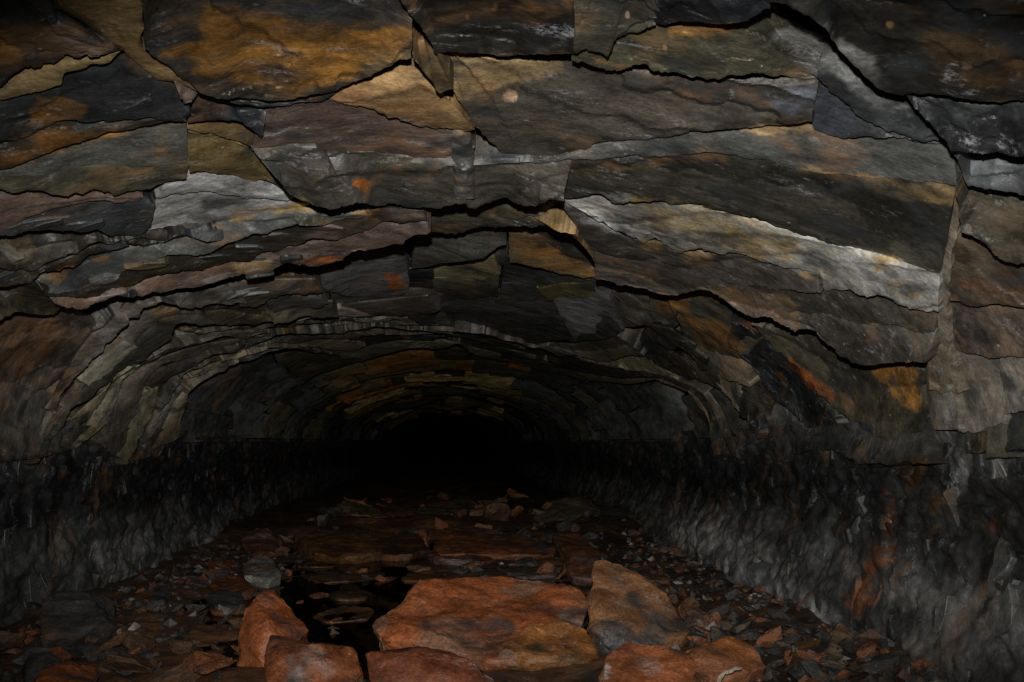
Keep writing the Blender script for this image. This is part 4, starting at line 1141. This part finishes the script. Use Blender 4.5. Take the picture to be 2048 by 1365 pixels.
# small rubble: a few chip shapes, each stone its own object
TEMPL = {}
def chip(kind, i):
    key = (kind, i)
    if key not in TEMPL:
        r = random.Random(900 + i)
        fl_ = r.uniform(.25, .6)
        pts = [Vector((r.uniform(-1, 1), r.uniform(-1, 1) * .75, r.uniform(-1, 1) * fl_)) * .5 for _ in range(13)]
        base, alt, mt = dict(dark=((.05, .047, .043), (.10, .093, .085), M_RUBBLE), rust=((.26, .095, .038), (.12, .06, .04), M_RUST), brown=((.12, .06, .03), (.055, .042, .035), M_RUBBLE))[kind]
        TEMPL[key] = rock_mesh('chip', pts, mt, base, alt, 900 + i, bev=.03, cell=.30, amp=.02)
    return TEMPL[key]
rb = random.Random(77)
ZONES = [
    # x range, y range, n, kinds, size range, label, group
    ((1.0, 2.05), (3.3, 5.2), 60, ('dark', 'dark', 'brown', 'rust'), (.05, .15), {'dark': 'small dark slate chip in the rubble along the right wall', 'brown': 'small brown chip in the rubble along the right wall', 'rust': 'small rusty orange chip in the rubble along the right wall'}, 'chips along the right wall foot'),
    ((.9, 2.1), (5.2, 10), 35, ('dark', 'dark', 'brown'), (.07, .22), {'dark': 'dark stone far back along the right wall foot', 'brown': 'brown stone far back along the right wall foot'}, 'stones far along the right wall'),
    ((-2.15, -.95), (3.4, 5.4), 50, ('dark', 'brown', 'rust', 'brown'), (.05, .17), {'dark': 'small dark stone in the rubble along the left wall', 'brown': 'small brown stone in the rubble along the left wall', 'rust': 'small rusty stone in the rubble along the left wall'}, 'stones along the left wall foot'),
    ((-2.05, -.65), (3.35, 4.4), 24, ('dark', 'brown', 'rust', 'brown'), (.14, .32), {'dark': 'dark rock in the left foreground rubble', 'brown': 'brown rock in the left foreground rubble', 'rust': 'rust red rock in the left foreground rubble'}, 'rocks in the left foreground'),
    ((1.15, 1.9), (3.3, 4.6), 16, ('dark', 'rust', 'dark'), (.12, .22), {'dark': 'larger dark chip in the right foreground rubble', 'rust': 'larger rusty chip in the right foreground rubble'}, 'larger chips in the right foreground'),
    ((-2.15, -1.2), (5.4, 10), 20, ('dark', 'brown'), (.07, .2), {'dark': 'dark stone far back along the left wall foot', 'brown': 'brown stone far back along the left wall foot'}, 'stones far along the left wall'),
    ((-1.3, .9), (4.2, 7), 50, ('brown', 'rust', 'dark'), (.08, .24), {'dark': 'dark flat stone on the stream bed', 'brown': 'brown flat stone on the stream bed', 'rust': 'rusty flat stone on the stream bed'}, 'flat stones in the stream'),
    ((-1.6, 1.6), (7.5, 14), 50, ('brown', 'dark', 'rust'), (.14, .45), {'dark': 'dark slab in the rubble heap at the back', 'brown': 'brown slab in the rubble heap at the back', 'rust': 'rusty slab in the rubble heap at the back'}, 'slabs in the far rubble heap'),
]
for (xr, yr, n, kinds, sr, labs, grp) in ZONES:
    for _ in range(n):
        k = rb.choice(kinds)
        x, y_ = rb.uniform(*xr), rb.uniform(*yr)
        s = rb.uniform(*sr)
        o = bpy.data.objects.new('stone', chip(k, rb.randrange(7)))
        COL.objects.link(o)
        o.location = (x, y_, float(floor_z(x, y_)) + s * .12)
        o.rotation_euler = (rb.gauss(0, .35), rb.gauss(0, .35), rb.uniform(0, 6.28))
        o.scale = (s * rb.uniform(.8, 1.4), s * rb.uniform(.7, 1.2), s * rb.uniform(.7, 1.2))
        o['label'] = labs[k]; o['category'] = 'stone'; o['group'] = grp + ', ' + {'dark': 'dark', 'brown': 'brown', 'rust': 'rusty'}[k]

# where a small family of stones can be counted off, say which one it is
ORD = ['first', 'second', 'third', 'fourth', 'fifth', 'sixth', 'seventh', 'eighth', 'ninth', 'tenth', 'eleventh', 'twelfth', 'thirteenth', 'fourteenth', 'fifteenth']
fam = {}
for o in COL.objects:
    if o.get('group'): fam.setdefault(o['label'], []).append(o)
for lab, mem in fam.items():
    if 1 < len(mem) <= 15:
        mem.sort(key=lambda o: float(project(np.array(o.location[:]))[0]))
        for i, o in enumerate(mem):
            o['label'] = lab + ', ' + ORD[i] + ' from the left'

# gravel: uncountable splinters between the stones
def gravel():
    r = np.random.RandomState(4)
    V, Fc, CLs = [], [], []
    n = 1900
    for i in range(n):
        side = r.rand()
        if side < .42: x, y_ = 2.05 - abs(r.normal(0, .5)), 3.2 + 5 * r.rand() ** 1.7
        elif side < .8: x, y_ = -2.2 + abs(r.normal(0, .5)), 3.3 + 5 * r.rand() ** 1.7
        else: x, y_ = r.uniform(-2, 2), 3.3 + 6 * r.rand()
        z = float(floor_z(x, y_))
        sc_ = r.uniform(.012, .045) * (1 + .5 * (r.rand() < .12))
        q = r.normal(0, 1, (6, 3))
        q /= np.linalg.norm(q, axis=1)[:, None]
        base = np.array([[1, 0, 0], [-1, 0, 0], [0, .7, 0], [0, -.7, 0], [0, 0, .35], [0, 0, -.35]]) + .22 * q
        a = r.uniform(0, 6.28, 3) * np.array([.25, .25, 1])
        ca, sa = np.cos(a), np.sin(a)
        Rz = np.array([[ca[2], -sa[2], 0], [sa[2], ca[2], 0], [0, 0, 1]])
        Rx = np.array([[1, 0, 0], [0, ca[0], -sa[0]], [0, sa[0], ca[0]]])
        pts = (base * sc_) @ (Rz @ Rx).T + np.array([x, y_, z + sc_ * .2])
        o = len(V)
        V.extend(pts.tolist())
        for f in ((0, 2, 4), (2, 1, 4), (1, 3, 4), (3, 0, 4), (2, 0, 5), (1, 2, 5), (3, 1, 5), (0, 3, 5)):
            Fc.append([o + k for k in f])
        c = rgb([(.035, .033, .031), (.06, .053, .048), (.15, .055, .022), (.08, .042, .025), (.28, .25, .23)][r.choice(5, p=[.42, .25, .12, .17, .04])])
        CLs.extend([c] * 6)
    o = mesh_obj('gravel', V, Fc, M_RUBBLE, None, np.array(CLs), smooth=False)
    o['kind'] = 'stuff'
    o['label'] = 'loose slate splinters and gravel between the fallen stones'
    o['category'] = 'gravel'
gravel()
